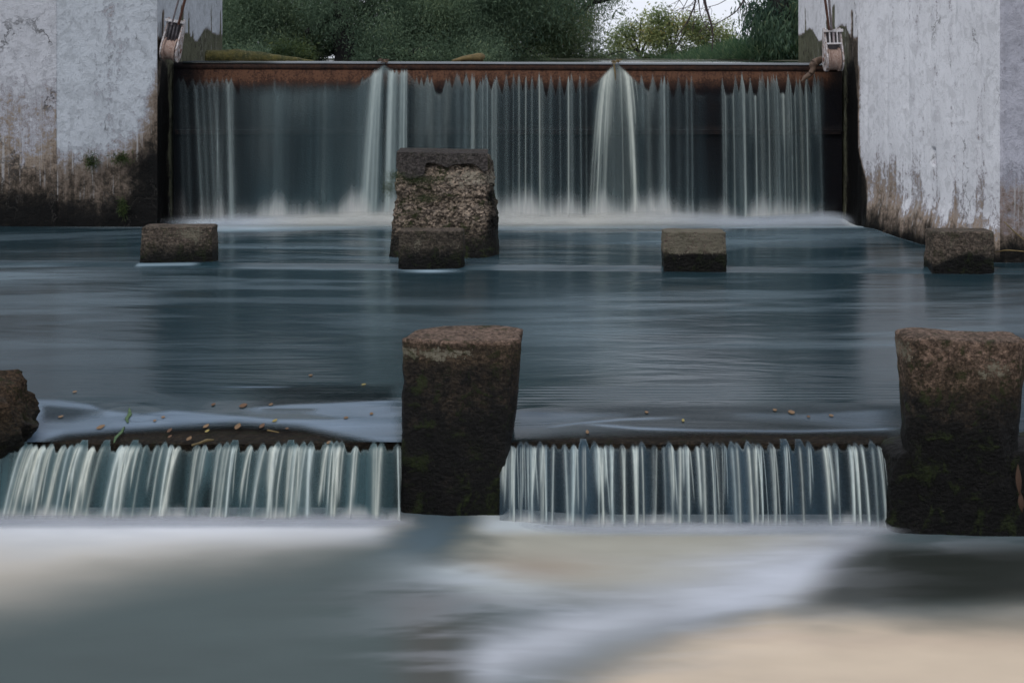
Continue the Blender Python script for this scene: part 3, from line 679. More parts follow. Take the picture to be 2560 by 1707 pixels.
# ---- lower falls
def lowset(a, b, lean_a, lean_b, n, seed, wr=(1.6, 4.0)):
    r = random.Random(seed); s_ = []; p_ = []; x = a
    while x < b:
        t_ = (x-a)/(b-a); lean = (lean_a + (lean_b-lean_a)*t_) + r.uniform(-3, 3)
        w = r.uniform(*wr)*(1.2 if r.random() < .2 else 1)
        br = r.choice((.9, .75, .6, .35, .5))
        br *= .55 + .75*float(vnoise(x*.06, seed, 0, 4))
        s_.append((x, x+lean, w*.50, br*1.0, .05, 1 if r.random() > .2 else r.uniform(.5, .9), r.uniform(-.4, 1)))
        if r.random() < .6: s_.append((x+w*1.1, x+lean+r.uniform(-3, 4), w*.28, .45, .05, r.uniform(.5, 1.1), r.uniform(0, 1)))
        if r.random() < .35:
            dv = r.uniform(1.5, 4)
            for sg in (-1, 1): s_.append((x+3+sg*.4, x+3+lean+sg*dv, w*.22, .5, .04, r.uniform(.7, 1.1), r.uniform(0, 1)))
        p_.append((x, r.choice((.0, .015, .03, .045)), .0035))
        if r.random() < .12: p_.append((x, -.05, .004))
        x += r.choice((r.uniform(2.0, 3.2), r.uniform(3.0, 7.5)))/n
    return s_, p_
sL, pL = lowset(9, 402, -15, 1, .40, 3, (1.8, 4.2))
oL = falls('waterfall', -8, 403, 8.0, -.045, lambda P: -.455+0*P, .17, sL, lambda P, Vv: .62*(.3+1.3*fbm(P*.09, 0, 0, 3, 3))*(1-.75*gau(P-212, 8)*sst(.25, .7, Vv))*sst(-2, 6, P)*(1-sst(390, 402, P)), pL,
           lambda px: .085+.04*vnoise(px*.2, 0, 0, 3), 1100, 56, .022, (-1.5, 8, -.44), lambda P: 1.0+0*P, foamtop=.22, sheetcol=(.06, .125, .14), pexp=2, br=(.66, .74, .70))
tag(oL, kind='structure')
sR, pR = lowset(504, 886, 0, -3, .50, 8, (1.1, 3.0))
oR = falls('waterfall', 500, 893, 8.08, -.06, lambda P: -.495+0*P, .26, sR, lambda P, Vv: .52*(.2+1.5*fbm(P*.07, 0, 0, 3, 5))*(1-sst(868, 892, P)), pR,
           lambda px: .065+.03*vnoise(px*.25, 0, 0, 3), 1100, 56, .020, (1.2, 8, -.44), lambda P: 1.0+0*P, foamtop=.20, sheetcol=(.04, .08, .11), pexp=2, br=(.62, .72, .70))
tag(oR, kind='structure')
berm('foam_under_weir', -14, 420, 7.79, -.45, .05, .13, 7, lambda P: .8+0*P, lambda P: np.stack([.60+0*P, .62+0*P, .66+0*P], -1), 15, ends=(5, 60))
berm('foam_under_weir', 482, 915, 7.79, -.49, .05, .13, 7, lambda P: .6+.45*gau(P-700, 70)+.15*gau(P-860, 50), lambda P: np.stack([.57+0*P, .60+0*P, .64+0*P], -1), 19, ends=(40, 60))

# ------------------------------------------------------------------ STONES
def loft(name, bot, top, z0, z1, mat, parent=None, origin=None, chaik=2, N=220, M=70, rim=.03, amp=.03, freq=5, seed=0, ztop=None, ease=1.0, wfun=None, lfun=None, bulge=None, caprings=14, capw_max=.12):
    def ch(p, k):
        p = np.array(p, float)
        for _ in range(k):
            q = np.roll(p, -1, 0); p = np.stack([p*.93+q*.07, p*.07+q*.93], 1).reshape(-1, 2)
        return p
    def rs(p):
        p = np.vstack([p, p[:1]]); L = np.concatenate([[0], np.cumsum(np.linalg.norm(np.diff(p, axis=0), axis=1))])
        s = np.linspace(0, L[-1], N, endpoint=False); return np.stack([np.interp(s, L, p[:, 0]), np.interp(s, L, p[:, 1])], 1)
    B, T = rs(ch(bot, chaik)), rs(ch(top, chaik)); cT = T.mean(0)
    ring = []
    for j in range(M):
        t = j/(M-1); e = t**ease; z = z0 + (z1-z0)*t; P = B*(1-e)+T*e
        over = max(0, (z-(z1-rim))/rim)
        if over > 0: P = cT + (P-cT)*(1-(rim*(1-math.sqrt(max(0, 1-over**2))))/max(.05, np.abs(T-cT).mean()))
        ring.append(np.column_stack([P, np.full(N, z)]))
    last = ring[-1][:, :2]
    for j in range(1, caprings+1): ring.append(np.column_stack([cT + (last-cT)*(1-j/caprings*.999), np.full(N, z1)]))
    V = np.concatenate(ring); nr = len(ring)
    if ztop is not None: V[:, 2] += ztop(V[:, 0], V[:, 1])*sst(z0, z1, V[:, 2])
    # displacement
    c = np.array([cT[0], cT[1]]); dirv = V.copy(); dirv[:, :2] -= c; dirv[:, 2] = 0
    ln = np.linalg.norm(dirv, axis=1, keepdims=True)+1e-6; dirv = dirv/ln
    capw = np.zeros(len(V)); capw[(M-1)*N:] = 1
    dirv = dirv*(1-capw)[:, None]; dirv[:, 2] = .25*(1-capw) + capw*.35
    dd = amp*(fbm(V[:, 0]*freq, V[:, 1]*freq, V[:, 2]*freq, 6, seed, .55)-.5)*2
    if bulge is not None: dd = dd + bulge(V[:, 0], V[:, 1], V[:, 2])
    V = V + dirv*dd[:, None]
    i, j = np.meshgrid(np.arange(N), np.arange(nr-1)); a = (j*N+i).ravel(); b = (j*N+(i+1) % N).ravel()
    Fc = np.stack([a, b, b+N, a+N], 1)
    w = wfun(V[:, 0], V[:, 1], V[:, 2]) if wfun else sst(z1, z0, V[:, 2]); l = lfun(V[:, 0], V[:, 1], V[:, 2]) if lfun else np.zeros(len(V))
    w = np.where(capw > 0, np.minimum(w, capw_max), w)
    return mobj(name, V, Fc, mat, parent, origin, {'w': w, 'l': l})

# broken pier stump in the middle of the pool
RP = empty('ruined_pier', (-.75, 15.4, 0), 'tall crumbling concrete stump with broken rubble face, standing before the gate', 'pier stump')
def rub(X, Y, Z):
    ch = (.022*(vnoise(X*9, Y*9, Z*9, 4)-.5) + .055*(np.abs(vnoise(X*19, Y*19, Z*24, 6)-.5)) + .03*(vnoise(X*42, Y*42, Z*50, 7)-.5))*sst(.12, .4, Z)*sst(1.0, .93, Z)
    hollow = -.04*gau(Z-.62, .09)*vnoise(X*3, 0, 0, 3) 
    knob = .025*gau(X+1.30, .12)*gau(Z-.72, .07)
    return ch + hollow + knob
loft('stump', [(-1.33, 14.92), (-.27, 14.86), (-.12, 15.14), (-.12, 15.95), (-1.31, 15.95)], [(-1.21, 15.40), (-.315, 15.36), (-.24, 15.5), (-.24, 16.0), (-1.22, 16.0)],
     -.25, 1.03, M_MID, RP, N=620, M=210, amp=.018, freq=6, seed=3, rim=.03, bulge=rub, chaik=2,
     wfun=lambda X, Y, Z: np.clip(.10 + .30*gau(Z-.60, .05) + .85*sst(.50, -.02, Z) + .55*sst(-.30, -.22, X)*sst(1.2, .9, Z), 0, 1), lfun=lambda X, Y, Z: .20*gau(Z-.83, .16) + .26*sst(-.95, -.45, X)*gau(Z-.80, .14) - .1)  # w also darkens a mid-height band; right-face darkening is painted shade
# smooth render cap with a broken lower edge
n, m = 240, 60
xs = np.linspace(-1.245, -.262, n); jagz = .93 - .19*sst(-.95, -.98, xs)*1 + .0
jagz = np.interp(xs, [-1.25, -1.2, -1.12, -1.02, -.955, -.94, -.93, -.86, -.78, -.70, -.62, -.5, -.4, -.30, -.27], [.93, .85, .80, .81, .84, .86, .965, .975, .955, .925, .955, .965, .955, .87, .88]) + .012*(fbm(xs*25, 0, 0, 3, 4)-.5)
Xg, Tt = np.meshgrid(xs, np.linspace(0, 1, m)); J = np.meshgrid(jagz, np.zeros(m))[0]
ztp = 1.082 + .006*np.sin(Xg*4)
Zg = J + (ztp-J)*np.clip(Tt*1.25, 0, 1); over = np.clip((Tt-.8)/.2, 0, 1)
Yf = 14.84 + (Zg+.25)*.375 - .02*fbm(Xg*4, 0, Zg*4, 3, 5); Yg = Yf + over*.55
Yg = np.where(Tt == 0, Yg+.05, Yg)
Zg = Zg + over*.012
capV = np.stack([Xg, Yg, Zg], -1).reshape(-1, 3)
mobj('cap_slab', capV, gridF(n, m), M_CAP, RP, attrs={'w': np.full(n*m, .15)+.3*(Tt.ravel() < .06), 'l': -.05+np.zeros(n*m)})
# moss cushions
def tuft(name, mat, parent, c, r, n, seed, L=.05, droop=0.3, origin=None):
    rg = np.random.default_rng(seed); P = np.array(c)+rg.normal(size=(n, 3))*np.array(r)*.5
    D = rg.normal(size=(n, 3)); D[:, 1] -= .6; D[:, 2] += .5-droop*2; D /= np.linalg.norm(D, axis=1, keepdims=True)
    return leafmesh(name, P, D, np.full(n, L)*rg.uniform(.5, 1.3, n), .28, mat, rg.random(n), parent, rg, origin)
def leafmesh(name, P, D, L, asp, mat, tint, parent, rg, origin=None):
    n = len(P); r = rg.normal(size=(n, 3)); Sd = np.cross(D, r); Sd /= (np.linalg.norm(Sd, axis=1, keepdims=True)+1e-9)
    L = L[:, None]; W = L*asp*.5
    V = np.stack([P, P+D*L*.45+Sd*W, P+D*L, P+D*L*.45-Sd*W], 1).reshape(-1, 3)
    Fc = np.arange(4*n).reshape(n, 4)
    return mobj(name, V, Fc, mat, parent, origin, {'tint': np.repeat(tint, 4)}, smooth=False)
for c, r, n, s_ in (((-1.30, 15.0, .74), (.07, .05, .10), 1400, 1), ((-1.24, 15.08, .86), (.10, .05, .05), 1000, 2), ((-.98, 15.12, .80), (.30, .05, .05), 1500, 3), ((-.92, 15.02, .62), (.16, .05, .06), 1100, 4)):
    tuft('moss_patch', M_MOSS, RP, c, r, n, s_, .013)

steps = [('small weathered block standing nearest the left pier, pale lichen on its front', 138.5, 213, 263.4, 225.5, 14.54, 0),
         ('small dark block standing against the foot of the tall stump', 397.5, 464, 267, 229.5, 14.28, 1),
         ('small block with pale upper half, alone between stump and right pier', 664, 727, 270, 230.5, 14.09, 2),
         ('small block standing against the foot of the right white wall', 933, 997, 272.5, 230.0, 13.95, 3)]
for lab, x0, x1, yb, yt, Y, k in steps:
    X0, X1 = PX(x0, Y), PX(x1, Y); zt = PZ(yt+1.5, Y); tp = .02 if k == 0 else .008
    dpt = .34
    lf = [lambda X, Y_, Z: .42*gau(X+3.32, .22)*gau(Z-.30, .09), lambda X, Y_, Z: .24*gau(X+.95, .1)*gau(Z-.24, .08)+.25*gau(X+.55, .05)*gau(Z-.22, .07),
          lambda X, Y_, Z: .42*sst(.13, .20, Z)+0*X, lambda X, Y_, Z: .16*sst(.18, .28, Z)+0*X][k]
    wf_ = [lambda X, Y_, Z: .22+.75*sst(.24, .02, Z), lambda X, Y_, Z: .42+.6*sst(.24, .0, Z), lambda X, Y_, Z: .12+.86*sst(.20, .12, Z), lambda X, Y_, Z: .20+.8*sst(.17, .09, Z+.05*np.sin(X*8))][k]
    o = loft('concrete_block', [(X0-tp*.3, Y), (X1+tp*.5, Y+.01*k), (X1+tp*.5, Y+dpt), (X0-tp*.3, Y+dpt)], [(X0+tp, Y+.02), (X1-tp, Y+.02), (X1-tp, Y+dpt-.02), (X0+tp, Y+dpt-.02)],
             -.3, zt, M_STEP, origin=((X0+X1)/2, Y+.2, 0), N=300, M=80, amp=.020, freq=8, seed=20+k, rim=.010, chaik=3, wfun=wf_, lfun=lf)
    # corners must stay crisp: chaik smoothing only clips 15 %
    tag(o, lab, 'concrete block', 'concrete blocks across the pool')

# weir piers
def wet_p(X, Y, Z): return np.clip(.10 + .30*sst(.515, .49, Z) + .26*sst(.42, .36, Z) + .25*sst(.30, -.05, Z), 0, 1)
o = loft('weir_pier', [(-.62, 7.93), (-.35, 7.88), (-.07, 7.92), (-.05, 8.3), (-.60, 8.3)], [(-.625, 8.02), (-.36, 7.93), (-.02, 7.93), (.045, 8.0), (.06, 8.30), (-.08, 8.42), (-.40, 8.40), (-.56, 8.26)],
         -.75, .525, M_PIER, origin=(-.3, 8.1, -.5), N=420, M=170, amp=.020, freq=7, seed=41, rim=.012, chaik=2, ease=.8,
         wfun=wet_p, lfun=lambda X, Y, Z: .46*gau(Z-.45, .04)*sst(.08, -.45, X) - .05, ztop=lambda X, Y: .0*X)
tag(o, 'tall weir pier between the two low curtains of water, dark and mossy below', 'weir pier', 'stone piers standing along the weir')
WP = empty('weir_pier', (2.5, 7.85, -.5), 'rough weir pier at the right edge, reddish top and pale lichen patch', 'weir pier', 'stone piers standing along the weir')
loft('pier_shaft', [(2.20, 7.72), (2.77, 7.70), (2.81, 7.85), (2.80, 8.15), (2.18, 8.15)], [(2.14, 7.80), (2.20, 7.70), (2.74, 7.70), (2.81, 7.76), (2.80, 8.02), (2.16, 8.02)], -.6, .575, M_PIER, WP,
     N=420, M=150, amp=.022, freq=7, seed=47, rim=.022, chaik=2, wfun=lambda X, Y, Z: np.clip(.26+.42*sst(.34, .22, Z)+.4*sst(.2, -.05, Z) - .12*sst(.4, .5, Z), 0, 1),
     lfun=lambda X, Y, Z: .42*gau(X-2.62, .12)*gau(Z-.41, .06)+.25*gau(X-2.26, .04)*gau(Z-.40, .05)+.4*gau(X-2.16, .03)*gau(Z-.49, .07)-.04, ztop=lambda X, Y: .01*np.sin(X*9))
loft('pier_footing', [(2.04, 7.70), (2.6, 7.62), (4.8, 7.66), (4.8, 8.2), (2.04, 8.2)], [(2.10, 7.80), (2.6, 7.76), (4.8, 7.80), (4.8, 8.2), (2.10, 8.2)], -.8, -.05, M_PIER, WP,
     N=600, M=70, amp=.045, freq=8, seed=49, rim=.05, capw_max=.9, chaik=2, wfun=lambda X, Y, Z: .92+.08*sst(0, -.4, Z), lfun=lambda X, Y, Z: -.2+.2*gau(X-2.42, .1)*gau(Z+.18, .1))
def rk(X, Y, Z): return .10*(vnoise(X*6, Y*6, Z*7, 5)-.5) + .05*(vnoise(X*16, Y*16, Z*16, 15)-.5)
o = loft('mossy_rock', [(-3.7, 7.80), (-2.99, 7.82), (-2.92, 7.95), (-2.92, 8.4), (-3.7, 8.4)], [(-3.6, 7.92), (-2.82, 7.86), (-2.72, 7.98), (-2.74, 8.3), (-3.6, 8.35)], -.8, .03, M_ROCK, origin=(-3.1, 8, -.5),
         N=420, M=150, amp=.085, freq=9, seed=61, rim=.10, chaik=3, bulge=rk, ztop=lambda X, Y: .24*sst(-2.66, -2.92, X)+.07*(vnoise(X*11, Y*11, 0, 3)-.4), wfun=lambda X, Y, Z: .15+.75*sst(.22, -.1, Z))
tag(o, 'rough brown rock covered in moss, at the left end of the weir', 'rock')

# weir wall: a sill the river slides over
M_DEAD = mat_leaf('fallen_leaf_dark', (.06, .034, .022), (.08, .045, .03), transl=.05)
W = empty('weir_wall', (0, 8.3, -.5), 'low dark mossy concrete wall the river spills over in two curtains', 'weir')
xs = np.linspace(-6, 6, 560); prof = [(8.075, -.9), (8.07, -.5), (8.06, -.3), (8.055, -.16), (8.05, -.10), (8.055, -.082), (8.08, -.074), (8.15, -.069), (8.25, -.066), (8.35, -.075), (8.5, -.085), (8.8, -.10), (9.2, -.14), (9.6, -.4)]
P = np.array(prof); from_s = np.linspace(0, len(P)-1, 70)
py_ = np.interp(from_s, np.arange(len(P)), P[:, 0]); pz_ = np.interp(from_s, np.arange(len(P)), P[:, 1])
Xg, Yq = np.meshgrid(xs, py_); Zq = np.meshgrid(xs, pz_)[1]
dn_ = .016*(fbm(Xg*7, Yq*7, Zq*7, 5, 71)-.5)
Zq = Zq + dn_*sst(-.12, -.08, Zq) ; Yq = Yq - np.where(Zq < -.09, 3*dn_, 0)
mobj('sill', np.stack([Xg, Yq, Zq], -1).reshape(-1, 3), gridF(560, 70), M_WEIR, W, attrs={'w': (.25+.5*sst(-.1, -.3, Zq)).ravel(), 'l': np.full(Xg.size, -.3)})

# ------------------------------------------------------------------ PULLEY BLOCKS
def capsule(r0, r1, z0, z1, n=14):
    """plate outline in (y,z): big round end below, small one above"""
    p = [(r0*math.cos(a), z0+r0*math.sin(a)) for a in np.linspace(math.pi, 2*math.pi, n)]
    return p + [(r1*math.cos(a), z1+r1*math.sin(a)) for a in np.linspace(0, math.pi, n)]
def pulley(loc, lean, label, kind):
    E = empty('pulley_block', loc, label, 'pulley', 'pulley blocks on the gate corners')
    M = Matrix.Translation(Vector(loc)) @ Matrix.Rotation(lean, 4, 'Y') @ Matrix.Rotation(math.radians(-10), 4, 'X')
    hw = .098
    for s_ in (-1, 1):
        a = Acc(); a.prism(capsule(.15, .055, .15, .50), s_*hw-.010, s_*hw+.010, M)
        a.prism(capsule(.06, .05, .15, .30), s_*(hw+.018)-.007, s_*(hw+.018)+.007, M)
        a.obj('cheek_plate', M_RUSTW if kind else M_RUSTW, E)
        # pale front edge strip of the plate
        a = Acc(); a.box(s_*hw-.013, s_*hw+.013, -.075-.006, -.055, .22, .54, M @ Matrix.Rotation(math.radians(-6), 4, 'X')); a.obj('edge_strip', M_PWHITE, E)
    a = Acc(); ring = []
    for x, r in ((-.082, .150), (-.066, .150), (-.055, .128), (.045, .128), (.058, .150), (.076, .150)): ring.append((x, r))
    n = 28; V = [(x, r*math.cos(2*math.pi*k/n), .15+r*math.sin(2*math.pi*k/n)) for x, r in ring for k in range(n)]
    V = [tuple(M @ Vector(v)) for v in V]
    Fc = [(i*n+k, i*n+(k+1) % n, (i+1)*n+(k+1) % n, (i+1)*n+k) for i in range(len(ring)-1) for k in range(n)] + [tuple(range(n)), tuple(range((len(ring)-1)*n, len(ring)*n))]
    a.add(V, Fc); a.obj('sheave', M_SHEAVE, E)
    a = Acc(); a.box(-.125, .125, -.10, -.07, .485, .52, M); a.obj('crossbar', M_PWHITE, E)
    if kind:
        a = Acc(); a.box(-.09, .09, -.11, -.085, .325, .345, M); a.obj('crossbar', M_PWHITE, E)
        for x in (-.05, .045):
            a = Acc(); a.box(x-.008, x+.008, -.104, -.088, .345, .54, M); a.obj('guide_bar', M_PWHITE, E)
        a = Acc(); a.box(-.01, .014, -.09, -.07, .345, .50, M); a.obj('rope', M_GREYROD, E)
    else:
        for x in (-.045, 0, .045):
            a = Acc(); a.tube([tuple(M @ Vector((x, -.07, .24))), tuple(M @ Vector((x*.9, -.06, .50)))], .014, 8); a.obj('rope', M_DARK, E, smooth=True)
    a = Acc(); a.box(-.085, .085, -.03, .04, .24, .50, M); a.obj('spacer', M_DARK, E)
    a = Acc(); a.tube([tuple(M @ Vector((-.13, 0, .15))), tuple(M @ Vector((.13, 0, .15)))], .03, 12); a.obj('axle', M_RUSTROD, E)
    return E, M
E, M = pulley((PX(168, 17.9), 17.93, PZ(61, 17.9)), .16, 'tilted pulley block with three dark ropes, on the left corner of the gate', 0)
for (xa, ya), (xb, yb), r, mt in (((429, 62), (446, 0), .012, M_GREYROD), ((446, 62), (462, 0), .017, M_RUSTROD)):
    d = (xb-xa)/2.5/62*2.5
    x0, z0 = PX(xa/2.5, 17.86), PZ(ya/2.5, 17.86); x1, z1 = PX(xb/2.5, 17.86), PZ(yb/2.5, 17.86); k = (5.2-z0)/(z1-z0)
    a = Acc(); a.tube([(x0, 17.86, z0), (x0+(x1-x0)*k, 17.9, 5.2)], r, 8); a.obj('lifting_rod', mt, E, smooth=True)
E, M = pulley((PX(834.5, 17.9), 17.93, PZ(71, 17.9)), -.02, 'upright pulley block with pale guide bars, on the right corner of the gate', 1)
for (xa, ya), (xb, yb), r, mt in (((2073, 75), (2063, 0), .016, M_RUSTROD), ((2079, 75), (2073, 0), .014, M_GREYROD)):
    x0, z0 = PX(xa/2.5, 17.86), PZ(ya/2.5, 17.86); x1, z1 = PX(xb/2.5, 17.86), PZ(yb/2.5, 17.86); k = (5.2-z0)/(z1-z0)
    a = Acc(); a.tube([(x0, 17.86, z0), (x0+(x1-x0)*k, 17.9, 5.2)], r, 8); a.obj('lifting_rod', mt, E, smooth=True)

# ------------------------------------------------------------------ DRIFTWOOD
def wood(name, pts, rad, mat, n=12, amp=.15, seed=1, sub=8, origin=None, flat=1.0):
    P = np.array(pts, float); t = np.arange(len(P)); tt = np.linspace(0, len(P)-1, (len(P)-1)*sub+1)
    Q = np.stack([np.interp(tt, t, P[:, k]) for k in range(3)], 1)
    for _ in range(3): Q[1:-1] = (Q[:-2]+2*Q[1:-1]+Q[2:])/4
    Rr = np.interp(tt, t, rad); V, Fc = tube(Q, list(Rr), n)
    ax = np.repeat(Q, n, 0); d = V-ax; k = 1+amp*2*(fbm(V[:, 0]*9, V[:, 1]*9, V[:, 2]*9, 3, seed)-.5)[:, None]
    d[:, 2] *= flat
    return mobj(name, ax+d*k, Fc, mat, origin=origin or tuple(P[0]))
Yl = 18.95
o = wood('log', [(PX(206, Yl), Yl, PZ(56.5, Yl)), (PX(240, Yl), Yl, PZ(56.5, Yl)), (PX(275, Yl), Yl+.1, PZ(58.5, Yl)), (PX(312, Yl), Yl+.2, PZ(61.5, Yl))], [.085, .095, .06, .02], M_LOG, 16, .25, 3, 14)
tag(o, 'long log with yellow green moss lying on the gate rim beside the left pier', 'log')
Yd = 22
o = wood('driftwood', [(PX(452, Yd), Yd, PZ(60.8, Yd)), (PX(468, Yd), Yd, PZ(57.6, Yd)), (PX(481, Yd), Yd, PZ(57.3, Yd)), (PX(484, Yd), Yd, PZ(59, Yd))], [.015, .05, .075, .05], M_DRIFT2, 10, .2, 8, 8)
tag(o, 'pale wedge of driftwood floating behind the middle of the gate', 'driftwood')
def hangpts(L, Y): return [(PX(x/2.5, Y+dy), Y+dy, PZ(y/2.5, Y+dy)) for x, y, dy in L]
o = wood('driftwood', hangpts([(2062, 143, .1), (2045, 152, 0), (2033, 160, -.03), (2034, 172, -.05), (2025, 186, -.06), (2012, 194, -.08), (2004, 203, -.1)], 18.35), [.04, .045, .05, .035, .034, .026, .012], M_DRIFT, 10, .35, 5, 6)
tag(o, 'crooked wet root hanging over the gate rim beside the right pulley', 'driftwood')
for k, (cx, cy, lab) in enumerate(((384*2.5, 61*2.5, 'knot of dark twigs caught on the gate rim above the left forked stream'), (616*2.5, 61.5*2.5, 'pale yellow snag of twigs caught on the rim above the widest stream'))):
    a = Acc(); rr = random.Random(k+3); Yk = 18.5
    for i in range(9):
        p0 = np.array((PX(cx/2.5, Yk), Yk, PZ(cy/2.5+.3, Yk))); d = np.array((rr.uniform(-.1, .1), rr.uniform(-.04, .08), rr.uniform(-.02, .05)))
        a.tube([p0-d*.6, p0+d*.5+np.array((0, 0, .012)), p0+d], [.006, .008, .003], 5)
    if k: a.tube([(PX(614, 18.44), 18.44, PZ(64, 18.44)), (PX(615, 18.4), 18.4, PZ(72, 18.4)), (PX(615.4, 18.38), 18.38, PZ(80, 18.38))], [.012, .010, .004], 6)
    o = a.obj('twig_snag', M_DRIFT2 if k else M_DRIFT, origin=(PX(cx/2.5, Yk), Yk, 2.05)); tag(o, lab, 'twigs')
# twigs by the right wall
for k, (L, lab) in enumerate((([(2510, 553, 0), (2535, 578, -.1), (2562, 600, -.2)], 'thin bare twig slanting down over the dark foot of the right wall'), ([(2488, 630, 0), (2515, 624, -.1), (2562, 628, -.2)], 'thin pale twig arching out beside the far right block'))):
    o = wood('twig', hangpts(L, 14.2), [.004, .007, .005], M_DRIFT2, 5, .1, 5, 5); tag(o, lab, 'twig')
# green tufts on the left pier
for k, (cx, cy, rx, rz, n, lab) in enumerate(((528, 925, .085, .09, 420, 'upper round grass tuft low on the left pier, beside the white drip lines'), (700, 908, .11, .06, 420, 'green tuft nearest the dark corner of the left pier, on its brown patch'), (706, 1185, .05, .13, 420, 'long hanging grass tuft low on the left pier just above the water'))):
    x = cx*.4337/2.5; y = cy*.4337/2.5
    rg = np.random.default_rng(k+60); n_ = n; Yt = 17.74
    P = np.array((PX(x, Yt), Yt, PZ(y, Yt)))+rg.normal(size=(n_, 3))*np.array((rx*.5, .02, rz*.5))
    D = rg.normal(size=(n_, 3))*.55; D[:, 1] -= .35; D[:, 2] -= (.9 if k == 2 else .2); D /= np.linalg.norm(D, axis=1, keepdims=True)
    o = leafmesh('grass_tuft', P, D, rg.uniform(.025, .09, n_), .10, M_MOSS, rg.random(n_), None, rg, (PX(x, Yt), Yt, PZ(y, Yt))); tag(o, lab, 'grass tuft')

# ------------------------------------------------------------------ LEAVES ON THE WEIR
def leaf_at(px, py, size, ang, mat, label, name='fallen_leaf', slim=.42):
    X, Y, Z = on_pool(px, py, .005); n = 9
    L = size*Y/F; pts = []
    for k in range(n): t = k/(n-1); pts.append((t-.5, slim*.5*math.sin(math.pi*t)**.8))
    ca, sa = math.cos(ang), math.sin(ang)
    V = []; 
    for s_ in (1, 0, -1):
        for (a_, b_) in pts:
            x = a_*L; y = b_*L*s_*1.6
            V.append((X+ca*x-sa*y, Y+(sa*x+ca*y)*2.2, Z+.02*L*abs(s_)+.10*L*a_*a_ + (pool_z(X, Y+(sa*x+ca*y)*2.2, True)-pool_z(X, Y, True))))
    Fc = [(r*n+k, r*n+k+1, (r+1)*n+k+1, (r+1)*n+k) for r in range(2) for k in range(n-1)]
    o = mobj(name, V, Fc, mat, origin=(X, Y, Z), attrs={'tint': np.full(len(V), random.random())}); tag(o, label, 'leaf', 'fallen leaves over the weir'); return o
LA = [(455, 517, 8, .6, 0, 'tan leaf in the left bay, left of the green weed strand'), (766, 533, 6, 1.3, 2, 'brown rounded leaf in the left bay, upper of a close pair'), (768, 560, 4.5, 1.2, 2, 'small brown leaf in the left bay, lower of a close pair'),
      (855, 570, 7, 1.5, 0, 'narrow tan leaf standing upright at the lip beside the curved stick'), (932, 513, 6.5, .9, 0, 'tan leaf just above the small yellow leaf in the left bay'), (937, 535, 4.8, .7, 1, 'small yellow leaf in the middle of the left bay'),
      (1075, 515, 8.5, 1.5, 0, 'largest round tan leaf in the middle of the left bay'), (1185, 512, 7, 1.2, 2, 'brown leaf just right of the largest tan leaf'), (1243, 488, 5.5, .7, 1, 'pale leaf up right of the largest tan leaf, on the grey water'),
      (1487, 587, 6, 1.1, 0, 'orange leaf right at the lip, toward the middle pier'), (1565, 475, 5, .2, 0, 'pale leaf on the silky band left of the middle pier'), (1680, 457, 4, .1, 0, 'tiny leaf nearest the middle pier on its left side'),
      (965, 415, 4.5, .5, 2, 'small brown leaf on dark water, above the yellow leaf'), (1100, 420, 8, .3, 2, 'dull brown leaf half drowned in the dark ripples'), (1405, 283, 4.5, .1, 0, 'small leaf farthest upstream in the left bay'), (1645, 325, 5, .4, 1, 'yellow leaf upstream beside the middle pier'),
      (275, 470, 5, .3, 0, 'orange leaf nearest the mossy rock'), (338, 358, 4.5, .1, 0, 'lone tan leaf on grey water above the mossy rock'), (738, 472, 4.5, -.3, 0, 'small leaf at the upper edge of the silky band, left bay'), (700, 488, 3.5, .1, 0, 'tiny leaf on the silky band, left bay'), (1298, 524, 3.5, .2, 2, 'tiny brown leaf to the right of the straight stick'), (1225, 415, 4.5, .4, 0, 'small pale leaf in the swirl above the big leaves')]
for x, y, s_, an, mi, lab in LA: leaf_at(x*.5527/2.5, (780+y*.5527)/2.5, s_, an, ML[mi], lab)
for x, y, s_, an, mi, lab in [(810, 487, 4, 1.2, 1, 'small yellow leaf in the right bay, left half'), (377, 540, 5, 1.5, 0, 'tan leaf standing upright at the lip of the right bay'), (645, 450, 4, -.2, 0, 'tiny leaf on ripples at the left of the right bay'),
                              (1225, 440, 4.5, .1, 0, 'left leaf of the pale row in the right bay'), (1300, 450, 7, -.1, 0, 'longest pale leaf of the row in the right bay'), (1377, 470, 3.6, .1, 2, 'smallest leaf below the pale row in the right bay'), (1480, 465, 5, .1, 0, 'leaf at the right end of the row, toward the right pier')]:
    leaf_at((1260+x*.5527)/2.5, (780+y*.5527)/2.5, s_, an, ML[mi], lab)
def strand(pts, r, mat, name, label, cat, flat=.3):
    P = [on_pool(x*.5527/2.5, (780+y*.5527)/2.5, .006) for x, y in pts]
    o = wood(name, P, r, mat, 6, .1, 3, 6, flat=flat); me = o.data; at = me.attributes.new('tint', 'FLOAT', 'POINT'); at.data.foreach_set('value', np.random.default_rng(2).random(len(me.vertices)).astype(np.float32))
    return tag(o, label, cat)
strand([(585, 443), (588, 462), (572, 478), (578, 498)], [.004, .014, .012, .006], ML[3], 'water_weed', 'curled upper strand of green water weed in the left bay', 'water weed')
strand([(562, 516), (548, 543), (525, 562), (516, 588)], [.004, .011, .010, .004], ML[3], 'water_weed', 'lower strand of green water weed trailing to the lip', 'water weed')
strand([(868, 600), (905, 590), (935, 578), (968, 576)], [.006, .007, .010, .005], M_DRIFT2, 'stick', 'curved pale stick caught at the lip of the left bay', 'stick', 1)
strand([(1210, 532), (1262, 542)], [.006, .003], M_DRIFT2, 'stick', 'short straight stick right of the largest tan leaf', 'stick', 1)
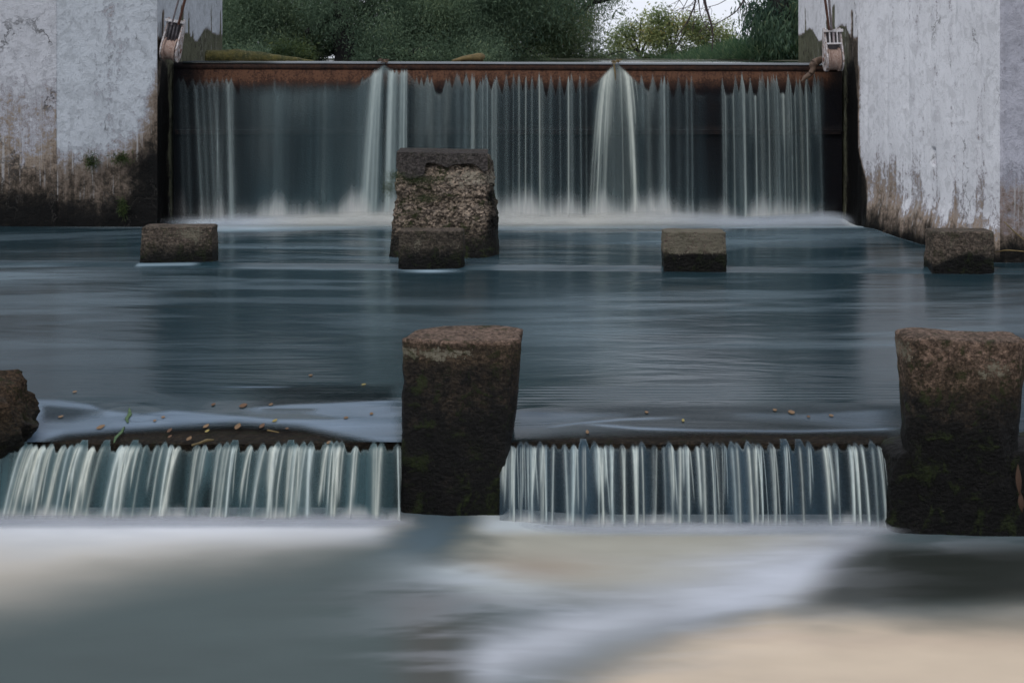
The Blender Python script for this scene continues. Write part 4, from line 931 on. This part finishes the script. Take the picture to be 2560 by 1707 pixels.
# dead leaves stuck on the right pier
for (x, y, L, lab) in ((2546/2.5, 1200/2.5, .17, 'long brown leaf hanging on the dark footing of the right weir pier'), (2552/2.5, 1255/2.5, .11, 'short dark leaf on the footing, under the long brown leaf')):
    Yp = 7.55; X0, Z0 = PX(x, Yp), PZ(y, Yp); V = []
    for s_ in (-1, 0, 1):
        for k in range(9):
            t = k/8; V.append((X0+s_*.016*math.sin(math.pi*t)+.01*t, Yp+.01*abs(s_), Z0+L*(.5-t)))
    o = mobj('fallen_leaf', V, [(r*9+k, r*9+k+1, (r+1)*9+k+1, (r+1)*9+k) for r in range(2) for k in range(8)], M_DEAD, origin=(X0, Yp, Z0), attrs={'tint': np.zeros(27)}); tag(o, lab, 'leaf', 'fallen leaves over the weir')

# ------------------------------------------------------------------ TREES
M_L1 = mat_leaf('willow_leaf_dark', (.080, .132, .088), (.185, .262, .160), (.27, .33, .18), .5)
M_L2 = mat_leaf('willow_leaf_olive', (.095, .15, .095), (.21, .27, .14), (.36, .34, .13), .5)
M_L3 = mat_leaf('autumn_leaf', (.17, .23, .11), (.42, .46, .20), (.60, .46, .18), .55)
M_L4 = mat_leaf('right_tree_leaf', (.05, .10, .075), (.14, .22, .13), (.25, .27, .14), .5)
M_L5 = mat_leaf('shrub_leaf', (.035, .065, .035), (.10, .14, .05), (.19, .20, .06), .45)
def tree(name, label, cat, base, limbs, blobs, lmat, seed, L=(.06, .10), asp=.26, hang=.6, clr=.22, per=45, holes=(), group=None, bark=None, tint0=0, extra=None):
    """limbs: list of (points, radii); blobs: (cx,cy,cz,rx,ry,rz,count, leaf scale)"""
    rg = np.random.default_rng(seed)
    E = empty(name, base, label, cat, group)
    if limbs:
        a = Acc()
        for li, (pts, rad) in enumerate(limbs):
            P = np.array(pts, float); t = np.arange(len(P)); tt = np.linspace(0, len(P)-1, (len(P)-1)*5+1)
            Q = np.stack([np.interp(tt, t, P[:, k]) for k in range(3)], 1)
            for _ in range(2): Q[1:-1] = (Q[:-2]+2*Q[1:-1]+Q[2:])/4
            Q[1:] += rg.normal(size=Q[1:].shape)*np.interp(tt, t, rad)[1:, None]*.12
            a.tube(Q, list(np.interp(tt, t, rad)), 9)
        a.obj('trunk', bark or M_BARK, E, smooth=True)
    Ps = []; Ds = []; Ls = []; Ts = []
    for (cx, cy, cz, rx, ry, rz, cnt, ls) in blobs:
        nc = max(3, int(cnt/per)); c = rg.normal(size=(nc, 3)); c /= np.linalg.norm(c, axis=1, keepdims=True); c *= rg.random((nc, 1))**.45
        c = c*np.array((rx, ry, rz))+np.array((cx, cy, cz)); ct = np.clip(rg.normal(.38, .16, nc) + .9*(vnoise(c[:, 0]*1.3, c[:, 1]*1.3, c[:, 2]*1.6, seed)-.5) + .15*(c[:, 2]-cz)/rz, 0, 1)
        idx = rg.integers(0, nc, cnt); q = rg.normal(size=(cnt, 3)); q[:, 2] *= 1.4
        P = c[idx]+q*clr*ls*.55
        P[:, 2] -= np.abs(rg.normal(size=cnt))*clr*ls*hang*.8
        D = rg.normal(size=(cnt, 3)); D[:, 2] -= hang*2.0; D /= np.linalg.norm(D, axis=1, keepdims=True)
        Ps.append(P); Ds.append(D); Ls.append(rg.uniform(*L, cnt)*ls); Ts.append(np.clip(ct[idx]+rg.normal(size=cnt)*.14 + tint0, 0, 1))
    P = np.concatenate(Ps); D = np.concatenate(Ds); Lh = np.concatenate(Ls); T = np.concatenate(Ts)
    keep = P[:, 2] > base[2]-.0
    for (hx, hz, hrx, hrz) in holes:
        keep &= ~((((P[:, 0]-hx)/hrx)**2 + ((P[:, 2]-hz)/hrz)**2) < rg.uniform(.55, 1.25, len(P)))
    P, D, Lh, T = P[keep], D[keep], Lh[keep], T[keep]
    leafmesh('crown', P, D, Lh, asp, lmat, T, E, rg)
    return E
def pt(px, py, Y, dy=0): return (PX(px, Y+dy), Y+dy, PZ(py, Y+dy))
# big dark willow, Y=30
Y = 30
lim = [([pt(347, 66, Y), pt(345, 52, Y), pt(338, 28, Y), pt(337, 8, Y), pt(352, -40, Y), pt(360, -150, Y)], [.26, .22, .2, .22, .18, .08]),
       ([pt(338, 8, Y), pt(322, 22, Y, -.2), pt(306, 33, Y, -.4)], [.15, .11, .05]),
       ([pt(337, 10, Y), pt(300, -30, Y), pt(250, -90, Y)], [.16, .12, .05]),
       ([pt(345, -5, Y), pt(400, -60, Y), pt(450, -100, Y)], [.13, .1, .04]),
       ([pt(349, 60, Y), pt(352, 40, Y), pt(345, 10, Y)], [.10, .08, .05])]
bl = []
rg0 = np.random.default_rng(77)
for px_ in range(190, 500, 24):
    for py_ in (8, 34, 54):
        x, y, z = pt(px_+rg0.uniform(-8, 8), py_+rg0.uniform(-6, 6), Y)
        bl.append((x, y+rg0.uniform(-1.2, 1.0), z, .55, .42, .38, 5200, 1.0))
for i in range(34):
    x = rg0.uniform(-7.5, 1.2); z = rg0.uniform(4.6, 10.3-abs(x+3)*.5)
    bl.append((x, Y+rg0.uniform(1.2, 4), z, 1.5, 1.0, 1.1, 1500, 2.6))
for i in range(22):
    bl.append((rg0.uniform(-7.2, 1.0), Y+2.0, rg0.uniform(2.4, 4.2), .9, .5, .6, 2200, 1.7))
for i in range(26):
    bl.append((-7.6+8.6*(i % 13)/12+rg0.uniform(-.3, .3), Y+rg0.uniform(.2, 1.6), 3.8+.8*(i//13)+rg0.uniform(-.2, .2), .8, .6, .5, 1800, 1.5))
def hole(px, py, rx, ry, Y): return (PX(px, Y), PZ(py, Y), rx*Y/F, ry*Y/F)
tree('willow_tree', 'large dark green willow on the left, filling the view behind the gate', 'tree', (PX(347, Y), Y, 2.05), lim, bl, M_L1, 1, L=(.045, .085), asp=.26, per=70, clr=.30,
     holes=[hole(335, 56, 10, 6, Y), hole(327, 58, 12, 3.5, Y), hole(335, 19, 3, 5, Y), hole(343, 14, 3.5, 8, Y), hole(348, 36, 2.5, 9, Y), hole(340, 2, 4, 3, Y), hole(352, 58, 2, 2, Y)], group='trees on the far bank')
# middle olive willow, Y=37
Y = 37
lim = [([pt(546, 64, Y), pt(553, 46, Y), pt(565, 28, Y), pt(585, 8, Y), pt(602, -6, Y), pt(640, -40, Y)], [.16, .13, .10, .08, .06, .03]),
       ([pt(552, 48, Y), pt(566, 42, Y), pt(582, 39, Y), pt(596, 40, Y)], [.06, .05, .035, .015]),
       ([pt(540, 62, Y), pt(553, 51, Y), pt(556, 44, Y)], [.05, .05, .05]), ([pt(590, 4, Y), pt(612, -1, Y), pt(628, -4, Y)], [.05, .03, .015]),
       ([pt(500, 64, Y), pt(498, 20, Y), pt(510, -60, Y), pt(530, -160, Y)], [.3, .26, .22, .08])]
bl = []
for px_ in range(470, 588, 18):
    for py_ in (4, 30, 54):
        x, y, z = pt(px_+rg0.uniform(-6, 6), py_+rg0.uniform(-6, 6), Y); bl.append((x, y+rg0.uniform(-1, 1), z, .55, .45, .42, 3900 if px_ < 565 else 1900, 1.0))
for (px_, py_, w_, h_, n_) in ((588, 22, 10, 12, 1300), (596, 34, 8, 6, 500), (592, 53, 14, 7, 1500), (606, 56, 6, 5, 260), (583, 8, 12, 12, 1400), (612, 1, 8, 3, 160), (602, 22, 5, 8, 120), (607, 36, 5, 5, 90), (573, 44, 10, 7, 800), (626, -2, 7, 3, 70), (606, -12, 10, 6, 500)):
    x, y, z = pt(px_, py_, Y); bl.append((x, y, z, w_*Y/F, .5, h_*Y/F, n_, 1.0))
for i in range(26):
    x = rg0.uniform(-2, 1.9); z = rg0.uniform(4.8, 11-abs(x)*1.2); bl.append((x, Y+rg0.uniform(1.2, 3.5), z, 1.4, 1.0, 1.2, 1100, 2.8))
for i in range(14):
    bl.append((-1.8+4.0*(i % 7)/6, Y+rg0.uniform(.2, 1.6), 4.2+.8*(i//7)+rg0.uniform(-.2, .2), .7, .6, .5, 1500, 1.5))
for i in range(12):
    bl.append((rg0.uniform(-1.6, 1.2), Y+1.8, rg0.uniform(2.3, 4.2), .9, .5, .6, 1800, 1.7))
tree('willow_tree', 'olive willow in the middle with a thin leaning trunk, thinning against the sky', 'tree', (PX(520, Y), Y, 2.05), lim, bl, M_L2, 2, L=(.05, .095), asp=.26, per=40, clr=.28, group='trees on the far bank')
# thin pale tree in the gap, far off
Y = 90
rr = random.Random(12)
for ti, (bx, tops, lab) in enumerate(((640, ((622, 30), (630, 20), (641, 18), (652, 26), (616, 42)), 'leftmost thin yellow green tree against the sky, right of the willows'), (672, ((658, 14), (668, 9), (680, 13), (690, 20), (662, 28)), 'tallest of the thin open trees against the sky, in the middle of the gap'), (704, ((698, 24), (712, 20), (722, 26), (728, 36), (704, 38)), 'rightmost thin open tree against the sky, below the bare branch'))):
    lim = []; bl = []
    for (tx, ty) in tops:
        lim.append(([pt(bx, 63, Y), pt(bx*.8+tx*.2+rr.uniform(-2, 2), 50, Y), pt((bx+tx)/2, 40+(ty-20)*.4, Y), pt(tx, ty, Y)], [.12, .09, .055, .02]))
        for q in range(3):
            f = rr.uniform(.35, .8); mx_, my_ = bx+(tx-bx)*f, 55+(ty-55)*f
            lim.append(([pt(mx_, my_, Y), pt(mx_+rr.uniform(-8, 8), my_-rr.uniform(1, 7), Y), pt(mx_+rr.uniform(-14, 14), my_-rr.uniform(3, 12), Y)], [.035, .025, .01]))
        for k in range(5):
            x, y, z = pt(tx+rr.uniform(-9, 9), ty+3+rr.uniform(-3, 16), Y); bl.append((x, y, z, rr.uniform(.35, .75), .4, rr.uniform(.2, .4), 165, 1))
    for k in range(7):
        x, y, z = pt(bx+rr.uniform(-22, 22), rr.uniform(34, 58), Y); bl.append((x, y, z, .7, .5, .4, 120, 1))
    tree('autumn_tree', lab, 'tree', (PX(bx, Y), Y, 2.05), lim, bl, M_L3, 30+ti, L=(.12, .22), asp=.5, hang=.1, clr=.45, per=14, group='trees on the far bank')
# right tree with hanging narrow leaves, and the bare overhanging branch
Y = 26
lim = [([pt(782, 66, Y), pt(781, 30, Y), pt(778, -20, Y), pt(790, -140, Y)], [.24, .2, .17, .06]), ([pt(779, -5, Y), pt(760, -40, Y), pt(720, -70, Y)], [.10, .07, .03])]
bl = []
for (px_, py_, w_, h_, n_) in ((790, 5, 16, 14, 1400), (770, 8, 14, 14, 1300), (752, 4, 10, 7, 260), (790, 28, 14, 14, 1400), (775, 30, 12, 14, 1100), (758, 20, 10, 8, 260), (744, 16, 9, 5, 90), (788, 48, 14, 12, 1300), (770, 46, 10, 12, 900), (762, 32, 6, 8, 160), (805, 20, 12, 40, 1200), (740, 2, 9, 4, 50), (750, 22, 5, 4, 40)):
    x, y, z = pt(px_, py_, Y); bl.append((x, y+random.uniform(-.4, .4), z, w_*Y/F, .5, h_*Y/F, n_, 1.0))
for i in range(22):
    x = rg0.uniform(5.2, 8.0); z = rg0.uniform(4.9, 8.8-abs(x-6)*.8); bl.append((x, Y+rg0.uniform(-.8, 2), z, 1.0, 1.0, .9, 700, 2.2))
TR = tree('riverside_tree', 'dark tree with long drooping leaves beside the right pier', 'tree', (PX(782, Y), Y, 2.05), lim, bl, M_L4, 4, L=(.09, .17), asp=.20, hang=1.3, clr=.16, per=26, group='trees on the far bank')
a = Acc(); rr = random.Random(4); Yb = 25.
def br(L, r0, r1, twig=3):
    P = [pt(x/2.5*1.0, y/2.5, Yb) for x, y in L]; P = np.array(P); t = np.arange(len(P)); tt = np.linspace(0, len(P)-1, (len(P)-1)*4+1)
    Q = np.stack([np.interp(tt, t, P[:, k]) for k in range(3)], 1); Q[1:-1] = (Q[:-2]+2*Q[1:-1]+Q[2:])/4
    a.tube(Q, list(np.linspace(r0, r1, len(Q))), 5)
    for k in range(twig):
        i = rr.randrange(1, len(Q)-1); d = np.array((rr.uniform(-.25, .25), rr.uniform(-.1, .1), -rr.uniform(.05, .3))); a.tube([Q[i], Q[i]+d*.5+np.array((rr.uniform(-.03, .03), 0, 0)), Q[i]+d], [.006, .004, .0025], 4)
def Z3(x, y): return (1520+x*.2126, y*.2126)
hub = Z3(1120, -60)
br([hub, Z3(1150, 80), Z3(1190, 200), Z3(1225, 330), Z3(1235, 440), Z3(1222, 600)], .030, .007, 6)
br([Z3(1040, -80), Z3(1020, 60), Z3(960, 200), Z3(900, 310), Z3(820, 420), Z3(740, 560)], .018, .004, 6)
br([Z3(1650, -120), Z3(1570, 50), Z3(1510, 130), Z3(1430, 190), Z3(1340, 240), Z3(1240, 290)], .016, .007, 5)
br([Z3(1060, -60), Z3(1080, 150), Z3(1110, 230), Z3(1160, 330)], .012, .004, 4)
br([Z3(1030, -60), Z3(1010, 150), Z3(1010, 300), Z3(985, 400)], .010, .004, 4)
br([Z3(960, -60), Z3(890, 90), Z3(780, 200), Z3(650, 330)], .008, .003, 4)
br([Z3(1480, -60), Z3(1300, 50), Z3(1100, 100), Z3(900, 130)], .008, .003, 5)
br([Z3(1240, 280), Z3(1150, 300), Z3(1060, 380)], .007, .003, 2); br([Z3(1190, 200), Z3(1140, 260), Z3(1160, 370)], .007, .003, 2); br([Z3(900, -30), Z3(780, 30), Z3(690, 80)], .006, .002, 3)
# joins a limb of the same tree above the view
a.tube([pt(779, -20, Y), pt(760, -60, 25.5), pt((hub[0])/2.5, hub[1]/2.5-30, Yb), pt(hub[0]/2.5, hub[1]/2.5, Yb)], [.09, .07, .04, .03], 7)
for zx, zy in ((1040, -80), (1650, -120), (1060, -60), (1030, -60), (960, -60), (1480, -60), (900, -30)):
    q = Z3(zx, zy); a.tube([pt(q[0]/2.5, q[1]/2.5, Yb), pt((q[0]+hub[0])/5, hub[1]/2.5-18, Yb), pt(hub[0]/2.5, hub[1]/2.5-30, Yb)], [.012, .016, .025], 5)
o = a.obj('bare_branch', M_TWIG, TR, smooth=True); o['label'] = 'leafless forked branch hanging into the sky gap'
# bank shrubs and grass
def shrub(name, label, cx0, cx1, y0, y1, Y, mat, n, seed, L=(.05, .1), asp=.3, hang=.2, group='shrubs along the far bank'):
    bl = []; rg1 = np.random.default_rng(seed); k = max(3, int((cx1-cx0)/9))
    for i in range(k):
        px_ = cx0+(cx1-cx0)*(i+.5)/k; hh = (y1-y0)*rg1.uniform(.35, .55)*(math.sin(math.pi*(i+.5)/k)*.5+.5)
        x, y, z = pt(px_, y1-hh*.8, Y); bl.append((x, y+rg1.uniform(-.3, .3), z, .6*(cx1-cx0)/k*Y/F+.05, .4, hh*Y/F, n//k, 1))
    base = (PX((cx0+cx1)/2, Y), Y, 2.06)
    st_ = [([base, (base[0]*.4+b[0]*.6, b[1], 2.12+.03*i), (b[0], b[1], b[2]+b[5]*.5)], [.02, .014, .008]) for i, b in enumerate(bl)]
    return tree(name, label, 'shrub', base, st_, bl, mat, seed, L=L, asp=asp, hang=hang, clr=.12*Y/26, per=22, group=group)
shrub('shrub', 'yellowish green shrub low behind the mossy log', 268, 312, 38, 62, 28.5, M_L5, 5200, 21)
shrub('shrub', 'dark low shrub beside the left pier, behind the log', 222, 268, 44, 62, 28, M_L1, 5200, 22)
shrub('shrub', 'dark low shrub under the big willow, right of its trunk', 355, 450, 50, 62, 28.8, M_L1, 7600, 23)
shrub('shrub', 'dull green shrub low behind the pale driftwood', 448, 545, 50, 63, 33, M_L2, 6000, 24)
shrub('shrub', 'sparse shrub at the foot of the thin yellow tree, left side', 560, 640, 52, 63, 40, M_L2, 4200, 25)
shrub('shrub', 'greyish shrub below the bare hanging branch', 640, 730, 46, 63, 44, M_L5, 5200, 26, L=(.08, .16))
# reeds: nobody could count the blades
rg = np.random.default_rng(91); n_ = 15000
px_ = rg.beta(2.2, 1.0, n_)*150+655; Yr = rg.uniform(25.5, 31, n_); Xr = (px_-CX)*28/F
hgt = (.10+.42*sst(655, 790, px_))*rg.uniform(.4, 1.15, n_)
P = np.stack([Xr, Yr, np.full(n_, 2.06)], 1); P[:, 2] += rg.random(n_)*hgt*.6
D = rg.normal(size=(n_, 3))*.55; D[:, 0] -= .25; D[:, 2] = np.abs(D[:, 2])*.7+.35; D /= np.linalg.norm(D, axis=1, keepdims=True)
o = leafmesh('reeds', P, D, hgt*.6+.05, .07, M_GRASS, rg.random(n_)**1.4, None, rg, (4, 28, 2.06)); tag(o, 'green reeds bending along the bank at the right pier', 'reeds', kind='stuff')
# hazy wood on the horizon to the sides, behind the near trees
rg = np.random.default_rng(95)
for k, (xa, xb, Yw, hh) in enumerate(((-60, -17, 70, 9), (16, 70, 75, 8))):
    n_ = 16000; X_ = rg.uniform(xa, xb, n_); top_ = hh*(.6+.5*vnoise(X_*.18, 0, 0, 5)); P = np.stack([X_, Yw+rg.uniform(-4, 4, n_), 2+top_*rg.random(n_)**.8], 1)
    D = rg.normal(size=(n_, 3)); D /= np.linalg.norm(D, axis=1, keepdims=True)
    o = leafmesh('distant_wood', P, D, rg.uniform(.4, .9, n_), .5, M_L1 if k == 0 else M_L4, np.clip(rg.normal(.4, .25, n_), 0, 1), None, rg, ((xa+xb)/2, Yw, 2)); tag(o, ('dark wood far behind the left pier', 'wood far behind the right pier')[k], 'wood', kind='stuff')

# ------------------------------------------------------------------ LIGHT, SKY, CAMERA
EL, AZ = math.radians(48), math.radians(215)           # sun behind the cloud, high over the camera's left shoulder
w = bpy.data.worlds.new('World'); S.world = w; w.use_nodes = True; nt = w.node_tree; bg = nt.nodes['Background']
sky = nt.nodes.new('ShaderNodeTexSky'); sky.sky_type = 'NISHITA'; sky.sun_disc = False; sky.sun_elevation = EL; sky.sun_rotation = AZ
sky.air_density = 1.0; sky.dust_density = 3.5; sky.ozone_density = 1.5
hs = nt.nodes.new('ShaderNodeHueSaturation'); hs.inputs['Saturation'].default_value = .34; hs.inputs['Value'].default_value = 1.0
nt.links.new(sky.outputs[0], hs.inputs['Color'])
# overcast: a grey cloud layer evens the sky out
mx = nt.nodes.new('ShaderNodeMix'); mx.data_type = 'RGBA'; mx.inputs['Factor'].default_value = .8
mx.inputs[7].default_value = (10.2, 10.7, 11.9, 1)
nt.links.new(hs.outputs[0], mx.inputs[6]); nt.links.new(mx.outputs[2], bg.inputs['Color']); bg.inputs['Strength'].default_value = .1
sun = bpy.data.lights.new('sun', 'SUN'); sun.energy = .8; sun.angle = math.radians(25); sun.color = (1, .96, .9)
so = bpy.data.objects.new('sun', sun); COL.objects.link(so)
dirv = Vector((math.sin(AZ)*math.cos(EL), math.cos(AZ)*math.cos(EL), math.sin(EL)))
so.rotation_euler = dirv.to_track_quat('Z', 'Y').to_euler(); so.location = dirv*30
cam = bpy.data.cameras.new('camera'); co = bpy.data.objects.new('camera', cam); COL.objects.link(co); S.camera = co
co.location = (0, 0, EYE); co.rotation_euler = (math.radians(90), 0, 0)
cam.sensor_width = 36; cam.lens = F/1024*36; cam.shift_y = -(341-HY)/1024; cam.clip_start = .05; cam.clip_end = 4000
cam.dof.use_dof = True; cam.dof.focus_distance = 13; cam.dof.aperture_fstop = 5.6
S.view_settings.view_transform = 'Standard'; S.view_settings.look = 'None'; S.view_settings.exposure = 0
S.cycles.transparent_max_bounces = 24; S.cycles.max_bounces = 8; S.cycles.caustics_reflective = False; S.cycles.caustics_refractive = False
